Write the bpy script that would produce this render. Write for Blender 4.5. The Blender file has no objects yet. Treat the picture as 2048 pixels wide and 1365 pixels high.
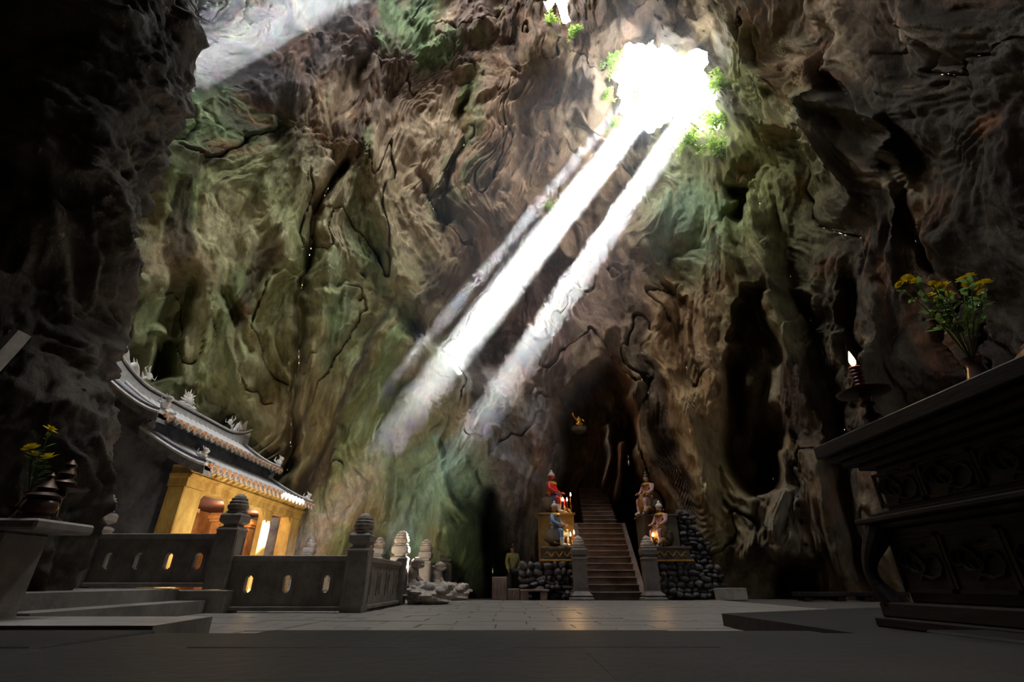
import bpy, bmesh, math, random
import numpy as np
from mathutils import Vector, Matrix
random.seed(7); np.random.seed(7)
scene = bpy.context.scene
COL = scene.collection

# ------------------------------------------------------------------ camera
F_PX = 950.0; PITCH = math.atan(483.0 / 950.0); CAM_Z = 0.5
cam_data = bpy.data.cameras.new('camera'); cam = bpy.data.objects.new('camera', cam_data)
COL.objects.link(cam)
cam_data.sensor_width = 36.0; cam_data.lens = F_PX / 2048.0 * 36.0
cam_data.clip_start = 0.05; cam_data.clip_end = 500
cam.location = (0, 0, CAM_Z); cam.rotation_euler = (math.radians(90) + PITCH, 0, 0)
scene.camera = cam
CP, SP = math.cos(PITCH), math.sin(PITCH)

def ray(px, py):
    r = (px - 1024) / F_PX; u = -(py - 682.5) / F_PX
    return (r, CP - u * SP, SP + u * CP)
def at(px, py, X=None, Y=None, Z=None):
    """the place in the cave seen at a pixel, at a given X, Y or Z"""
    d = ray(px, py)
    t = X / d[0] if X is not None else (Y / d[1] if Y is not None else (Z - CAM_Z) / d[2])
    return Vector((d[0] * t, d[1] * t, CAM_Z + d[2] * t))
def proj(P):
    x, y, z = P[:, 0], P[:, 1], P[:, 2] - CAM_Z
    f = y * CP + z * SP; u = -y * SP + z * CP
    f = np.where(f < 0.3, 0.3, f)
    return 1024 + F_PX * x / f, 682.5 - F_PX * u / f

# ------------------------------------------------------------------ light
SUN = Vector((1.027, 0.232, 1.75)).normalized()
world = bpy.data.worlds.new('sky'); scene.world = world; world.use_nodes = True
wb = world.node_tree.nodes['Background']
wb.inputs[0].default_value = (0.93, 0.97, 1.0, 1); wb.inputs[1].default_value = 25.5
sd = bpy.data.lights.new('sun', 'SUN'); sd.energy = 1300; sd.angle = math.radians(0.3); sd.color = (1.0, 0.97, 0.92)
so = bpy.data.objects.new('sun', sd); COL.objects.link(so)
so.rotation_euler = SUN.to_track_quat('Z', 'Y').to_euler(); so.location = (30, 20, 60)
scene.view_settings.view_transform = 'Standard'; scene.view_settings.look = 'None'
scene.view_settings.gamma = 1; scene.view_settings.use_curve_mapping = False
scene.view_settings.exposure = -0.12
cy = scene.cycles
cy.max_bounces = 5; cy.diffuse_bounces = 4; cy.glossy_bounces = 2; cy.transmission_bounces = 3
cy.volume_bounces = 0; cy.transparent_max_bounces = 16
cy.sample_clamp_indirect = 6.0; cy.use_denoising = True
cy.caustics_reflective = False; cy.caustics_refractive = False

def portal(name, loc, aim, sx, sy):
    """daylight opening: guides the sky's light through a gap in the rock"""
    l = bpy.data.lights.new(name, 'AREA'); l.shape = 'RECTANGLE'; l.size = sx; l.size_y = sy
    l.cycles.is_portal = True
    o = bpy.data.objects.new(name, l); COL.objects.link(o); o.location = loc
    o.rotation_euler = (Vector(aim) - Vector(loc)).to_track_quat('-Z', 'Y').to_euler()
    return o
# ------------------------------------------------------------------ tagging
def tag(o, label=None, cat=None, group=None, kind=None):
    if label: o['label'] = label
    if cat: o['category'] = cat
    if group: o['group'] = group
    if kind: o['kind'] = kind
    return o
def thing(name, label, cat, loc=(0, 0, 0), rz=0.0, group=None):
    o = bpy.data.objects.new(name, None); COL.objects.link(o); o.empty_display_size = 0.2
    o.location = loc; o.rotation_euler = (0, 0, rz)
    return tag(o, label, cat, group)
def copy_tree(o, parent=None):
    c = o.copy(); COL.objects.link(c); c.parent = parent
    for ch in list(o.children):
        copy_tree(ch, c)
    return c

# ------------------------------------------------------------------ mesh builder
class MB:
    def __init__(s): s.v = []; s.f = []; s.M = None
    def _add(s, vs, fs):
        b = len(s.v)
        for p in vs:
            p = Vector(p)
            s.v.append(tuple(s.M @ p) if s.M is not None else tuple(p))
        for f in fs: s.f.append(tuple(b + i for i in f))
        return s
    def box(s, x0, x1, y0, y1, z0, z1, ch=0.0):
        """a block; ch cuts a chamfer along every edge"""
        if ch <= 0:
            v = [(x, y, z) for z in (z0, z1) for y in (y0, y1) for x in (x0, x1)]
            return s._add(v, [(0, 2, 3, 1), (4, 5, 7, 6), (0, 1, 5, 4), (2, 6, 7, 3), (0, 4, 6, 2), (1, 3, 7, 5)])
        bm = bmesh.new(); bmesh.ops.create_cube(bm, size=1)
        for v in bm.verts:
            v.co = ((x0 + x1) / 2 + v.co.x * (x1 - x0), (y0 + y1) / 2 + v.co.y * (y1 - y0), (z0 + z1) / 2 + v.co.z * (z1 - z0))
        bmesh.ops.bevel(bm, geom=bm.edges[:], offset=ch, segments=1, affect='EDGES', profile=0.5)
        return s.bm(bm)
    def bm(s, bm):
        bm.verts.ensure_lookup_table(); bm.verts.index_update()
        s._add([v.co for v in bm.verts], [[v.index for v in f.verts] for f in bm.faces]); bm.free(); return s
    def lathe(s, prof, n=24, cx=0, cy=0, lobes=0, lob=0.0, square=0.0, rot=0.0):
        """prof: (radius, z) from bottom to top"""
        vs = []; fs = []
        for (r, z) in prof:
            for i in range(n):
                a = 2 * math.pi * i / n + rot
                k = 1 + (lob * abs(math.cos(lobes * a / 2)) if lobes else 0)
                vs.append((cx + r * k * math.cos(a), cy + r * k * math.sin(a), z))
        m = len(prof)
        for j in range(m - 1):
            for i in range(n):
                k = (i + 1) % n
                fs.append((j * n + i, j * n + k, (j + 1) * n + k, (j + 1) * n + i))
        fs.append(tuple(reversed(range(n)))); fs.append(tuple((m - 1) * n + i for i in range(n)))
        return s._add(vs, fs)
    def sq(s, prof, cx=0, cy=0):
        """square section stack: (half width, z)"""
        return s.lathe([(h * math.sqrt(2), z) for h, z in prof], 4, cx, cy, rot=math.pi / 4)
    def tube(s, pts, rad, n=8):
        pts = [Vector(p) for p in pts]; m = len(pts)
        rs = rad if isinstance(rad, (list, tuple)) else [rad] * m
        vs = []; fs = []; up = None
        for i, p in enumerate(pts):
            d = (pts[min(i + 1, m - 1)] - pts[max(i - 1, 0)])
            d = d.normalized() if d.length > 1e-9 else Vector((0, 0, 1))
            if up is None: up = d.orthogonal().normalized()
            up = (up - d * up.dot(d)); up = up.normalized() if up.length > 1e-6 else d.orthogonal().normalized()
            w = d.cross(up)
            for k in range(n):
                a = 2 * math.pi * k / n
                vs.append(p + (up * math.cos(a) + w * math.sin(a)) * rs[i])
        for i in range(m - 1):
            for k in range(n):
                l = (k + 1) % n
                fs.append((i * n + k, i * n + l, (i + 1) * n + l, (i + 1) * n + k))
        fs.append(tuple(reversed(range(n)))); fs.append(tuple((m - 1) * n + k for k in range(n)))
        return s._add(vs, fs)
    def prism(s, poly, axis, a, b):
        """poly: 2D outline; axis 'x','y' or 'z' is the extrusion axis from a to b"""
        def P(u, v, w): return {'x': (w, u, v), 'y': (u, w, v), 'z': (u, v, w)}[axis]
        n = len(poly)
        vs = [P(u, v, a) for u, v in poly] + [P(u, v, b) for u, v in poly]
        fs = [tuple(reversed(range(n))), tuple(range(n, 2 * n))] + [(i, (i + 1) % n, n + (i + 1) % n, n + i) for i in range(n)]
        return s._add(vs, fs)
    def ball(s, c, r, seg=12, ring=8, squash=(1, 1, 1)):
        vs = []; fs = []
        for j in range(1, ring):
            t = math.pi * j / ring
            for i in range(seg):
                a = 2 * math.pi * i / seg
                vs.append((c[0] + r * squash[0] * math.sin(t) * math.cos(a), c[1] + r * squash[1] * math.sin(t) * math.sin(a), c[2] + r * squash[2] * math.cos(t)))
        top = len(vs); vs.append((c[0], c[1], c[2] + r * squash[2])); vs.append((c[0], c[1], c[2] - r * squash[2]))
        for j in range(ring - 2):
            for i in range(seg):
                k = (i + 1) % seg
                fs.append((j * seg + i, (j + 1) * seg + i, (j + 1) * seg + k, j * seg + k))
        for i in range(seg):
            k = (i + 1) % seg
            fs.append((top, i, k)); fs.append((top + 1, (ring - 2) * seg + k, (ring - 2) * seg + i))
        return s._add(vs, fs)
    def mesh(s, name, mat, smooth=True, ang=40):
        me = bpy.data.meshes.new(name); me.from_pydata(s.v, [], s.f)
        bm = bmesh.new(); bm.from_mesh(me); bmesh.ops.recalc_face_normals(bm, faces=bm.faces[:]); bm.to_mesh(me); bm.free()
        me.materials.append(mat)
        if smooth:
            me.polygons.foreach_set('use_smooth', [True] * len(me.polygons))
            try: me.set_sharp_from_angle(angle=math.radians(ang))
            except Exception: pass
        return me
    def build(s, name, mat, parent=None, smooth=True, ang=40, loc=(0, 0, 0)):
        o = bpy.data.objects.new(name, s.mesh(name, mat, smooth, ang)); COL.objects.link(o)
        o.parent = parent; o.location = loc
        return o

# ------------------------------------------------------------------ materials
def srgb(r, g, b):
    f = lambda c: (c / 255 / 12.92) if c / 255 <= 0.04045 else ((c / 255 + 0.055) / 1.055) ** 2.4
    return (f(r), f(g), f(b), 1)
def material(name, col, col2=None, rough=0.7, scale=4.0, bump=0.0, bscale=30.0, metal=0.0, detail=8, stretch=None, emit=None, spec=0.4, trans=0.0):
    m = bpy.data.materials.new(name); m.use_nodes = True; nt = m.node_tree; N = nt.nodes; L = nt.links
    b = N['Principled BSDF']; b.inputs['Roughness'].default_value = rough; b.inputs['Metallic'].default_value = metal
    b.inputs['Specular IOR Level'].default_value = spec
    tc = N.new('ShaderNodeTexCoord'); mp = N.new('ShaderNodeMapping'); L.new(tc.outputs['Object'], mp.inputs[0])
    if stretch: mp.inputs['Scale'].default_value = stretch
    n = N.new('ShaderNodeTexNoise'); n.inputs['Scale'].default_value = scale; n.inputs['Detail'].default_value = detail
    n.inputs['Roughness'].default_value = 0.65; L.new(mp.outputs[0], n.inputs['Vector'])
    r = N.new('ShaderNodeValToRGB'); r.color_ramp.elements[0].position = 0.35; r.color_ramp.elements[1].position = 0.68
    r.color_ramp.elements[0].color = col2 if col2 else tuple(c * 0.6 for c in col[:3]) + (1,)
    r.color_ramp.elements[1].color = col
    L.new(n.outputs['Fac'], r.inputs[0]); L.new(r.outputs[0], b.inputs['Base Color'])
    if bump > 0:
        n2 = N.new('ShaderNodeTexNoise'); n2.inputs['Scale'].default_value = bscale; n2.inputs['Detail'].default_value = 6
        L.new(mp.outputs[0], n2.inputs['Vector'])
        bp = N.new('ShaderNodeBump'); bp.inputs['Strength'].default_value = bump; bp.inputs['Distance'].default_value = 0.02
        L.new(n2.outputs['Fac'], bp.inputs['Height']); L.new(bp.outputs[0], b.inputs['Normal'])
    if trans:
        b.inputs['Transmission Weight'].default_value = 0
        b.inputs['Subsurface Weight'].default_value = trans; b.inputs['Subsurface Radius'].default_value = (0.05, 0.05, 0.02)
    if emit:
        b.inputs['Emission Color'].default_value = emit[0]; b.inputs['Emission Strength'].default_value = emit[1]
    return m

# ------------------------------------------------------------------ noise
_R = np.random.RandomState(11)
_T = [_R.rand(64, 64, 64).astype(np.float32) * 2 - 1 for _ in range(3)]
def vnoise(p, k=0):
    i = np.floor(p).astype(np.int32); f = (p - i).astype(np.float32)
    u = f * f * f * (f * (f * 6 - 15) + 10)
    i0 = i & 63; i1 = (i + 1) & 63; T = _T[k]
    x0, y0, z0 = i0[:, 0], i0[:, 1], i0[:, 2]; x1, y1, z1 = i1[:, 0], i1[:, 1], i1[:, 2]
    ux, uy, uz = u[:, 0], u[:, 1], u[:, 2]
    a = T[x0, y0, z0] * (1 - ux) + T[x1, y0, z0] * ux
    b = T[x0, y1, z0] * (1 - ux) + T[x1, y1, z0] * ux
    c = T[x0, y0, z1] * (1 - ux) + T[x1, y0, z1] * ux
    d = T[x0, y1, z1] * (1 - ux) + T[x1, y1, z1] * ux
    return (a * (1 - uy) + b * uy) * (1 - uz) + (c * (1 - uy) + d * uy) * uz
def fbm(p, oct=4, k=0, gain=0.5):
    s = 0; a = 1.0; t = 0
    for o in range(oct):
        s = s + a * vnoise(p * 2.03 ** o + 17.3 * o + k * 5.1, (k + o) % 3); t += a; a *= gain
    return s / t
def ridged(p, oct=4, k=0, gain=0.55):
    s = 0; a = 1.0; t = 0
    for o in range(oct):
        n = 1 - np.abs(vnoise(p * 2.07 ** o + 9.7 * o + k * 3.3, (k + o) % 3)) * 1.6
        s = s + a * n; t += a; a *= gain
    return s / t      # about -0.6 .. 1, ridges high
def seg_dist(px, py, pts):
    """distance in pixels to a polyline and the position along it"""
    best = np.full(px.shape, 1e9, np.float32); par = np.zeros(px.shape, np.float32)
    n = len(pts) - 1
    for i in range(n):
        ax, ay = pts[i]; bx, by = pts[i + 1]; dx, dy = bx - ax, by - ay
        t = np.clip(((px - ax) * dx + (py - ay) * dy) / (dx * dx + dy * dy), 0, 1)
        d = np.hypot(px - ax - t * dx, py - ay - t * dy)
        w = d < best; best = np.where(w, d, best); par = np.where(w, (i + t) / n, par)
    return best, par
def in_poly(px, py, poly):
    c = np.zeros(px.shape, bool); n = len(poly)
    for i in range(n):
        x0, y0 = poly[i]; x1, y1 = poly[(i + 1) % n]
        cond = ((y0 > py) != (y1 > py))
        xi = (x1 - x0) * (py - y0) / ((y1 - y0) if y1 != y0 else 1e-9) + x0
        c ^= cond & (px < xi)
    return c
def sdf_poly(px, py, poly):
    d, _ = seg_dist(px, py, list(poly) + [poly[0]])
    return np.where(in_poly(px, py, poly), -d, d)     # negative inside
def grid_mesh(name, P, keep=None, wrap=False, col=None, mat=None, nrm=None, flip=False):
    """P: rows x cols x 3"""
    R, C = P.shape[:2]
    idx = np.arange(R * C).reshape(R, C)
    if wrap: idx = np.concatenate([idx, idx[:, :1]], 1)
    q = np.stack([idx[:-1, :-1], idx[:-1, 1:], idx[1:, 1:], idx[1:, :-1]], -1).reshape(-1, 4)
    if keep is not None: q = q[keep.reshape(-1)]
    if flip: q = q[:, ::-1]
    used, inv = np.unique(q, return_inverse=True); q = inv.reshape(-1, 4)
    co = P.reshape(-1, 3)[used].astype(np.float32)
    me = bpy.data.meshes.new(name)
    me.vertices.add(len(co)); me.vertices.foreach_set('co', co.ravel())
    me.loops.add(q.size); me.loops.foreach_set('vertex_index', q.ravel().astype(np.int32))
    me.polygons.add(len(q)); me.polygons.foreach_set('loop_start', np.arange(0, q.size, 4, dtype=np.int32))
    me.update(calc_edges=True)
    me.polygons.foreach_set('use_smooth', np.ones(len(q), bool))
    if col is not None:
        a = me.color_attributes.new('Col', 'FLOAT_COLOR', 'POINT')
        c = np.ones((len(co), 4), np.float32); c[:, :3] = col.reshape(-1, 3)[used]
        a.data.foreach_set('color', c.ravel())
    if nrm is not None:
        me.normals_split_custom_set_from_vertices(nrm.reshape(-1, 3)[used].tolist())
    if mat: me.materials.append(mat)
    o = bpy.data.objects.new(name, me); COL.objects.link(o)
    return o
# ------------------------------------------------------------------ rock
def rock_material():
    m = bpy.data.materials.new('cave_rock'); m.use_nodes = True; nt = m.node_tree; N = nt.nodes; L = nt.links
    b = N['Principled BSDF']; b.inputs['Roughness'].default_value = 0.78; b.inputs['Specular IOR Level'].default_value = 0.15
    at_ = N.new('ShaderNodeAttribute'); at_.attribute_name = 'Col'
    tc = N.new('ShaderNodeTexCoord'); mp = N.new('ShaderNodeMapping'); mp.inputs['Scale'].default_value = (1, 1, 0.45)
    L.new(tc.outputs['Object'], mp.inputs[0])
    n = N.new('ShaderNodeTexNoise'); n.inputs['Scale'].default_value = 2.2; n.inputs['Detail'].default_value = 10; n.inputs['Roughness'].default_value = 0.72
    n.inputs['Distortion'].default_value = 0.8
    L.new(mp.outputs[0], n.inputs['Vector'])
    mr = N.new('ShaderNodeMapRange'); mr.inputs[1].default_value = 0.3; mr.inputs[2].default_value = 0.72; mr.inputs[3].default_value = 0.5; mr.inputs[4].default_value = 1.45
    L.new(n.outputs['Fac'], mr.inputs[0])
    mu = N.new('ShaderNodeMix'); mu.data_type = 'RGBA'; mu.blend_type = 'MULTIPLY'; mu.inputs[0].default_value = 1.0
    L.new(at_.outputs['Color'], mu.inputs[6]); L.new(mr.outputs[0], mu.inputs[7]); L.new(mu.outputs[2], b.inputs['Base Color'])
    n2 = N.new('ShaderNodeTexNoise'); n2.inputs['Scale'].default_value = 7.0; n2.inputs['Detail'].default_value = 8; n2.inputs['Roughness'].default_value = 0.7
    n2.inputs['Distortion'].default_value = 0.6
    L.new(mp.outputs[0], n2.inputs['Vector'])
    bp = N.new('ShaderNodeBump'); bp.inputs['Strength'].default_value = 0.8; bp.inputs['Distance'].default_value = 0.09
    L.new(n2.outputs['Fac'], bp.inputs['Height']); L.new(bp.outputs[0], b.inputs['Normal'])
    return m
M_ROCK = rock_material()

PC = np.array([0.0, 8.0]); HZ = 38.0; ZB = -0.6
def plan_r(a):
    c, s = np.cos(a), np.sin(a)
    ax = np.where(c > 0, 14.0, 16.5); by = np.where(s > 0, 13.0, 14.0)
    return (np.abs(c / ax) ** 2.7 + np.abs(s / by) ** 2.7) ** (-1 / 2.7)
def dome(A, PHI):
    n = 3.4
    s = np.cos(PHI) ** (2 / n); z = ZB + (HZ - ZB) * np.sin(PHI) ** (2 / n); r = plan_r(A) * s
    return np.stack([PC[0] + r * np.cos(A), PC[1] + r * np.sin(A), z], -1)

NA, NP = 1000, 780
a_dense = np.linspace(math.radians(-16), math.radians(196), NA)
# rows: even along the wall's arc, not the angle
ph = np.linspace(0, math.pi / 2 - 0.02, 4000)
arc = np.concatenate([[0], np.cumsum(np.linalg.norm(np.diff(dome(np.full(4000, math.pi / 2), ph), axis=0), axis=1))])
wt = np.interp(arc, [0, 10, 24, 38, 60], [0, 1.25 * 10, 1.25 * 10 + 14, 1.25 * 10 + 14 + 10, 1.25 * 10 + 24 + 8])
p_dense = np.interp(np.linspace(0, wt[-1], NP), wt, ph)
A, PH = np.meshgrid(a_dense, p_dense)
B = dome(A, PH); Bf = B.reshape(-1, 3)
bx, by_ = proj(Bf)
N_ = Bf.shape[0]
Q = np.array([0.0, 1.0, 2.0])
toQ = Q - Bf; distQ = np.linalg.norm(toQ, axis=1); toQ /= distQ[:, None]
# inward normals of the base dome
gu = np.gradient(B, axis=1); gv = np.gradient(B, axis=0); nb = np.cross(gu, gv); nb /= np.linalg.norm(nb, axis=-1)[..., None] + 1e-9
nb = nb.reshape(-1, 3); cen = np.array([0, 8.0, 12.0]) - Bf
nb *= np.sign((nb * cen).sum(1))[:, None]

# large forms of the cave, read off the photograph: (kind, points, width px, metres in(+)/out(-))
wob = np.stack([vnoise(Bf * 0.55 + 3, 0), vnoise(Bf * 0.55 + 31, 1)], 1) * 16 + np.stack([vnoise(Bf * 1.7 + 3, 2), vnoise(Bf * 1.7 + 31, 0)], 1) * 6
wx = bx + wob[:, 0]; wy = by_ + wob[:, 1]
D = np.zeros(N_)
def smooth(x, a, b):
    t = np.clip((x - a) / (b - a), 0, 1); return t * t * (3 - 2 * t)
def line(pts, w, amp, p=2.0, taper=0.15):
    global D
    d, t = seg_dist(wx, wy, pts)
    e = np.minimum(smooth(t, -0.001, taper + 1e-3), 1 - smooth(t, 1 - taper, 1.001)) if taper else 1
    D += 1.45 * amp * np.exp(-(d / (0.85 * w)) ** p) * (0.25 + 0.75 * e)
def patch(poly, soft, amp):
    global D
    sdv = sdf_poly(wx, wy, poly)
    D += amp * (1 - smooth(sdv, -soft, soft))
def blob(cx, cy, rx, ry, amp, rot=0, p=2.0):
    global D
    c, s = math.cos(rot), math.sin(rot)
    u = (wx - cx) * c + (wy - cy) * s; v = -(wx - cx) * s + (wy - cy) * c
    D += amp * np.exp(-((np.abs(u) / rx) ** p + (np.abs(v) / ry) ** p))
# back wall: buttress that catches the light, left of the stairs
patch([(835, 700), (905, 700), (1010, 780), (1060, 880), (1050, 960), (960, 1000), (870, 960), (830, 880)], 34, 1.1)
patch([(835, 700), (905, 715), (1010, 800), (1075, 900), (1080, 1010), (1000, 1040), (960, 1030), (955, 1210), (905, 1210), (860, 1010), (820, 960)], 26, 1.2)
line([(880, 715), (960, 850), (1010, 960)], 40, 0.8)
blob(1060, 985, 45, 70, 0.9); blob(905, 1090, 50, 60, 0.8); line([(850, 880), (900, 1000), (950, 1060)], 14, 0.5)
line([(984, 1000), (988, 1100), (985, 1215)], 15, -3.2, 2.0, 0)
# the recess the stairs climb into
patch([(1120, 830), (1150, 775), (1215, 740), (1270, 840), (1262, 960), (1300, 1050), (1290, 1215), (1130, 1215), (1120, 1000)], 18, -4.6)
line([(1205, 835), (1212, 900), (1205, 985)], 13, 2.6); line([(1238, 880), (1242, 960), (1236, 1010)], 16, 3.2)
line([(1240, 640), (1175, 760)], 18, 0.9); line([(1255, 700), (1275, 850), (1300, 960)], 20, 0.8)
line([(1150, 560), (1130, 700), (1110, 850)], 22, -0.8)
# right of the stairs: column, deep cleft, plain slab
line([(1300, 560), (1340, 720), (1390, 900), (1410, 1080)], 34, 1.3)
line([(1290, 480), (1330, 520), (1420, 640), (1440, 780)], 12, 0.6)
patch([(1500, 590), (1535, 570), (1560, 690), (1548, 800), (1560, 985), (1515, 1000), (1478, 960), (1450, 800)], 16, -3.2)
blob(1500, 775, 34, 70, 2.6, 0.15); line([(1525, 860), (1540, 990)], 12, -1.6)
patch([(1515, 990), (1600, 990), (1650, 1110), (1560, 1150), (1530, 1110)], 12, 0.9)
blob(1585, 1175, 44, 44, -2.2, 0, 4); line([(1440, 370), (1480, 380), (1450, 440)], 15, -1.4)
line([(1475, 380), (1520, 480), (1560, 620), (1640, 900), (1690, 1150)], 26, 1.1)
line([(1560, 500), (1620, 640), (1700, 900)], 13, -0.7); line([(1600, 60), (1650, 330), (1700, 420)], 34, 1.0)
line([(1640, 200), (1760, 240), (1790, 420)], 18, 0.9); line([(1760, 300), (1800, 430), (1850, 560)], 11, -1.0)
line([(1680, 530), (1700, 640), (1750, 800)], 16, -0.9); line([(1730, 560), (1790, 720), (1830, 900)], 30, 0.9)
# left wall: hanging folds, the long crack, hollows
line([(690, 330), (640, 420), (617, 500), (606, 650), (600, 830), (575, 960)], 13, -1.5, 2.0, 0.05)
line([(665, 500), (650, 600), (625, 720), (600, 900), (590, 1050)], 20, 1.3)
line([(645, 610), (690, 580), (680, 700)], 12, 0.5); blob(685, 352, 20, 30, -1.8, 0.5)
line([(720, 260), (760, 420), (800, 560), (870, 640)], 30, 0.9); line([(830, 330), (880, 420), (900, 520)], 12, -0.7)
line([(940, 170), (925, 260), (910, 380), (890, 480)], 12, -1.1); blob(990, 320, 45, 120, 0.9, 0.1); blob(1050, 300, 30, 80, -0.8)
blob(345, 620, 30, 60, -2.4, 0.1, 3); line([(335, 680), (320, 770)], 26, -2.0); line([(330, 655), (300, 740), (270, 800)], 15, 1.5)
line([(190, 650), (240, 590), (270, 560)], 20, 1.0); line([(250, 560), (230, 690), (190, 770)], 18, -0.9)
line([(430, 580), (480, 660), (520, 720)], 14, -0.7); line([(500, 640), (490, 760), (540, 870)], 24, 0.9)
line([(560, 230), (540, 330), (470, 440), (440, 560)], 22, -0.6); line([(530, 420), (560, 540), (520, 620)], 26, 0.6)
blob(560, 780, 26, 110, -1.0, 0.05); line([(790, 650), (760, 780), (735, 920)], 26, 1.0); line([(820, 620), (840, 700), (810, 800)], 16, -0.8)
blob(590, 200, 30, 70, 0.8); blob(670, 240, 50, 90, 0.7); line([(760, 90), (720, 200), (740, 300)], 20, -0.6)
# the left wall steps back behind a ledge high up
patch([(300, 215), (410, 190), (480, 150), (500, 130), (545, 95), (590, 70), (640, 10), (680, -60), (600, -300), (250, -300), (250, 215)], 14, -5.5)
# ceiling: hanging lumps round the openings
blob(870, 60, 60, 55, 1.6); blob(800, 110, 40, 50, 1.0); blob(980, 40, 50, 50, 1.3); blob(1060, 110, 38, 48, 1.5); blob(1130, 90, 22, 40, -0.8)
blob(1200, 40, 55, 70, 2.0); blob(1350, 70, 45, 45, 1.6); blob(1500, 40, 80, 60, 1.2); blob(1310, 20, 60, 40, 0.8)
line([(1150, 140), (1190, 190), (1170, 240)], 24, 1.0); blob(1290, 440, 45, 45, 1.5); line([(1060, 400), (1100, 470), (1140, 520)], 26, 1.3); blob(1115, 300, 36, 46, 0.7)
line([(1450, 180), (1480, 230), (1590, 260), (1640, 300)], 26, 0.9)
patch([(1260, 250), (1330, 300), (1240, 480), (1120, 700), (960, 760), (880, 690), (1000, 480), (1130, 300)], 40, -4.0)
# the skylight: the rock opens outwards round it
HOLE = [(1222, 168), (1240, 110), (1262, 96), (1285, 92), (1292, 55), (1318, 55), (1322, 92), (1345, 105), (1368, 108), (1388, 84), (1428, 82),
        (1436, 120), (1430, 150), (1448, 190), (1456, 228), (1430, 262), (1400, 268), (1352, 244), (1318, 282), (1270, 268), (1232, 220)]
HOLE2 = [(1103, -60), (1150, -60), (1142, 10), (1150, 50), (1128, 60), (1108, 28), (1084, 42), (1080, 22), (1100, 8)]
HOLE3 = [(470, -600), (1200, -600), (1120, -200), (840, -150), (640, -190)]
s1 = sdf_poly(wx, wy, HOLE); s2 = sdf_poly(wx, wy, HOLE2)
D += -2.6 * (1 - smooth(s1, -8, 46)); D += -1.2 * (1 - smooth(s2, -6, 26))
patch([(1215, 200), (1300, 260), (1280, 330), (1200, 330), (1150, 260)], 30, -1.2)
blob(1352, 92, 26, 30, 1.6)
D *= np.clip(1 - smooth(Bf[:, 2], 34, 38) * 0.5, 0, 1)

# rock relief: hanging folds, flutes, laminae, pits
w3 = np.stack([fbm(Bf * 0.11 + 5, 3, 0), fbm(Bf * 0.11 + 55, 3, 1), fbm(Bf * 0.11 + 95, 3, 2)], 1)
q = Bf + w3 * np.array([3.6, 3.6, 5.0])
q2 = q + 0.22 * np.stack([fbm(Bf * 0.9 + 5, 3, 1), fbm(Bf * 0.9 + 55, 3, 2), fbm(Bf * 0.9 + 95, 3, 0)], 1)
fold = ridged(q * np.array([.17, .17, .05]), 3, 0)
flute = ridged(q2 * np.array([.55, .55, .085]), 3, 1)
knob = ridged(q2 * np.array([1.25, 1.25, .2]), 4, 2)
knob_m = smooth(fbm(Bf * 0.2 + 140, 2, 2), -0.1, 0.35)
fine = fbm(q2 * np.array([3.0, 3.0, .7]), 4, 1)
grain = ridged(q2 * np.array([6, 6, 2.2]), 2, 2)
lam_c = fbm(q * np.array([.5, .5, .07]) + 7, 2, 2)
lam = np.abs(((lam_c * 10) % 1) - 0.5) * 2
lam_m = smooth(fbm(Bf * 0.2 + 40, 2, 1), -0.1, 0.3)
crk = np.abs(fbm(q2 * np.array([.4, .4, .16]) + 63, 3, 0))
crack = np.exp(-(crk / 0.014) ** 2) * smooth(fbm(Bf * 0.3 + 77, 2, 0), -0.2, 0.2)
drape = fbm(q2 * np.array([1.0, 1.0, .12]) + 210, 4, 0)
REL = 1.9 * (fold - 0.35) - 0.95 * (flute - 0.4) + 0.6 * drape - 0.42 * (knob - 0.4) * (0.15 + 0.85 * knob_m) + 0.16 * fine + 0.035 * grain + 0.12 * lam * lam_m - 0.6 * crack
near_floor = smooth(Bf[:, 2], 0.0, 2.0)
P = Bf + toQ * D[:, None] + nb * (REL * (0.35 + 0.65 * near_floor))[:, None]

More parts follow.
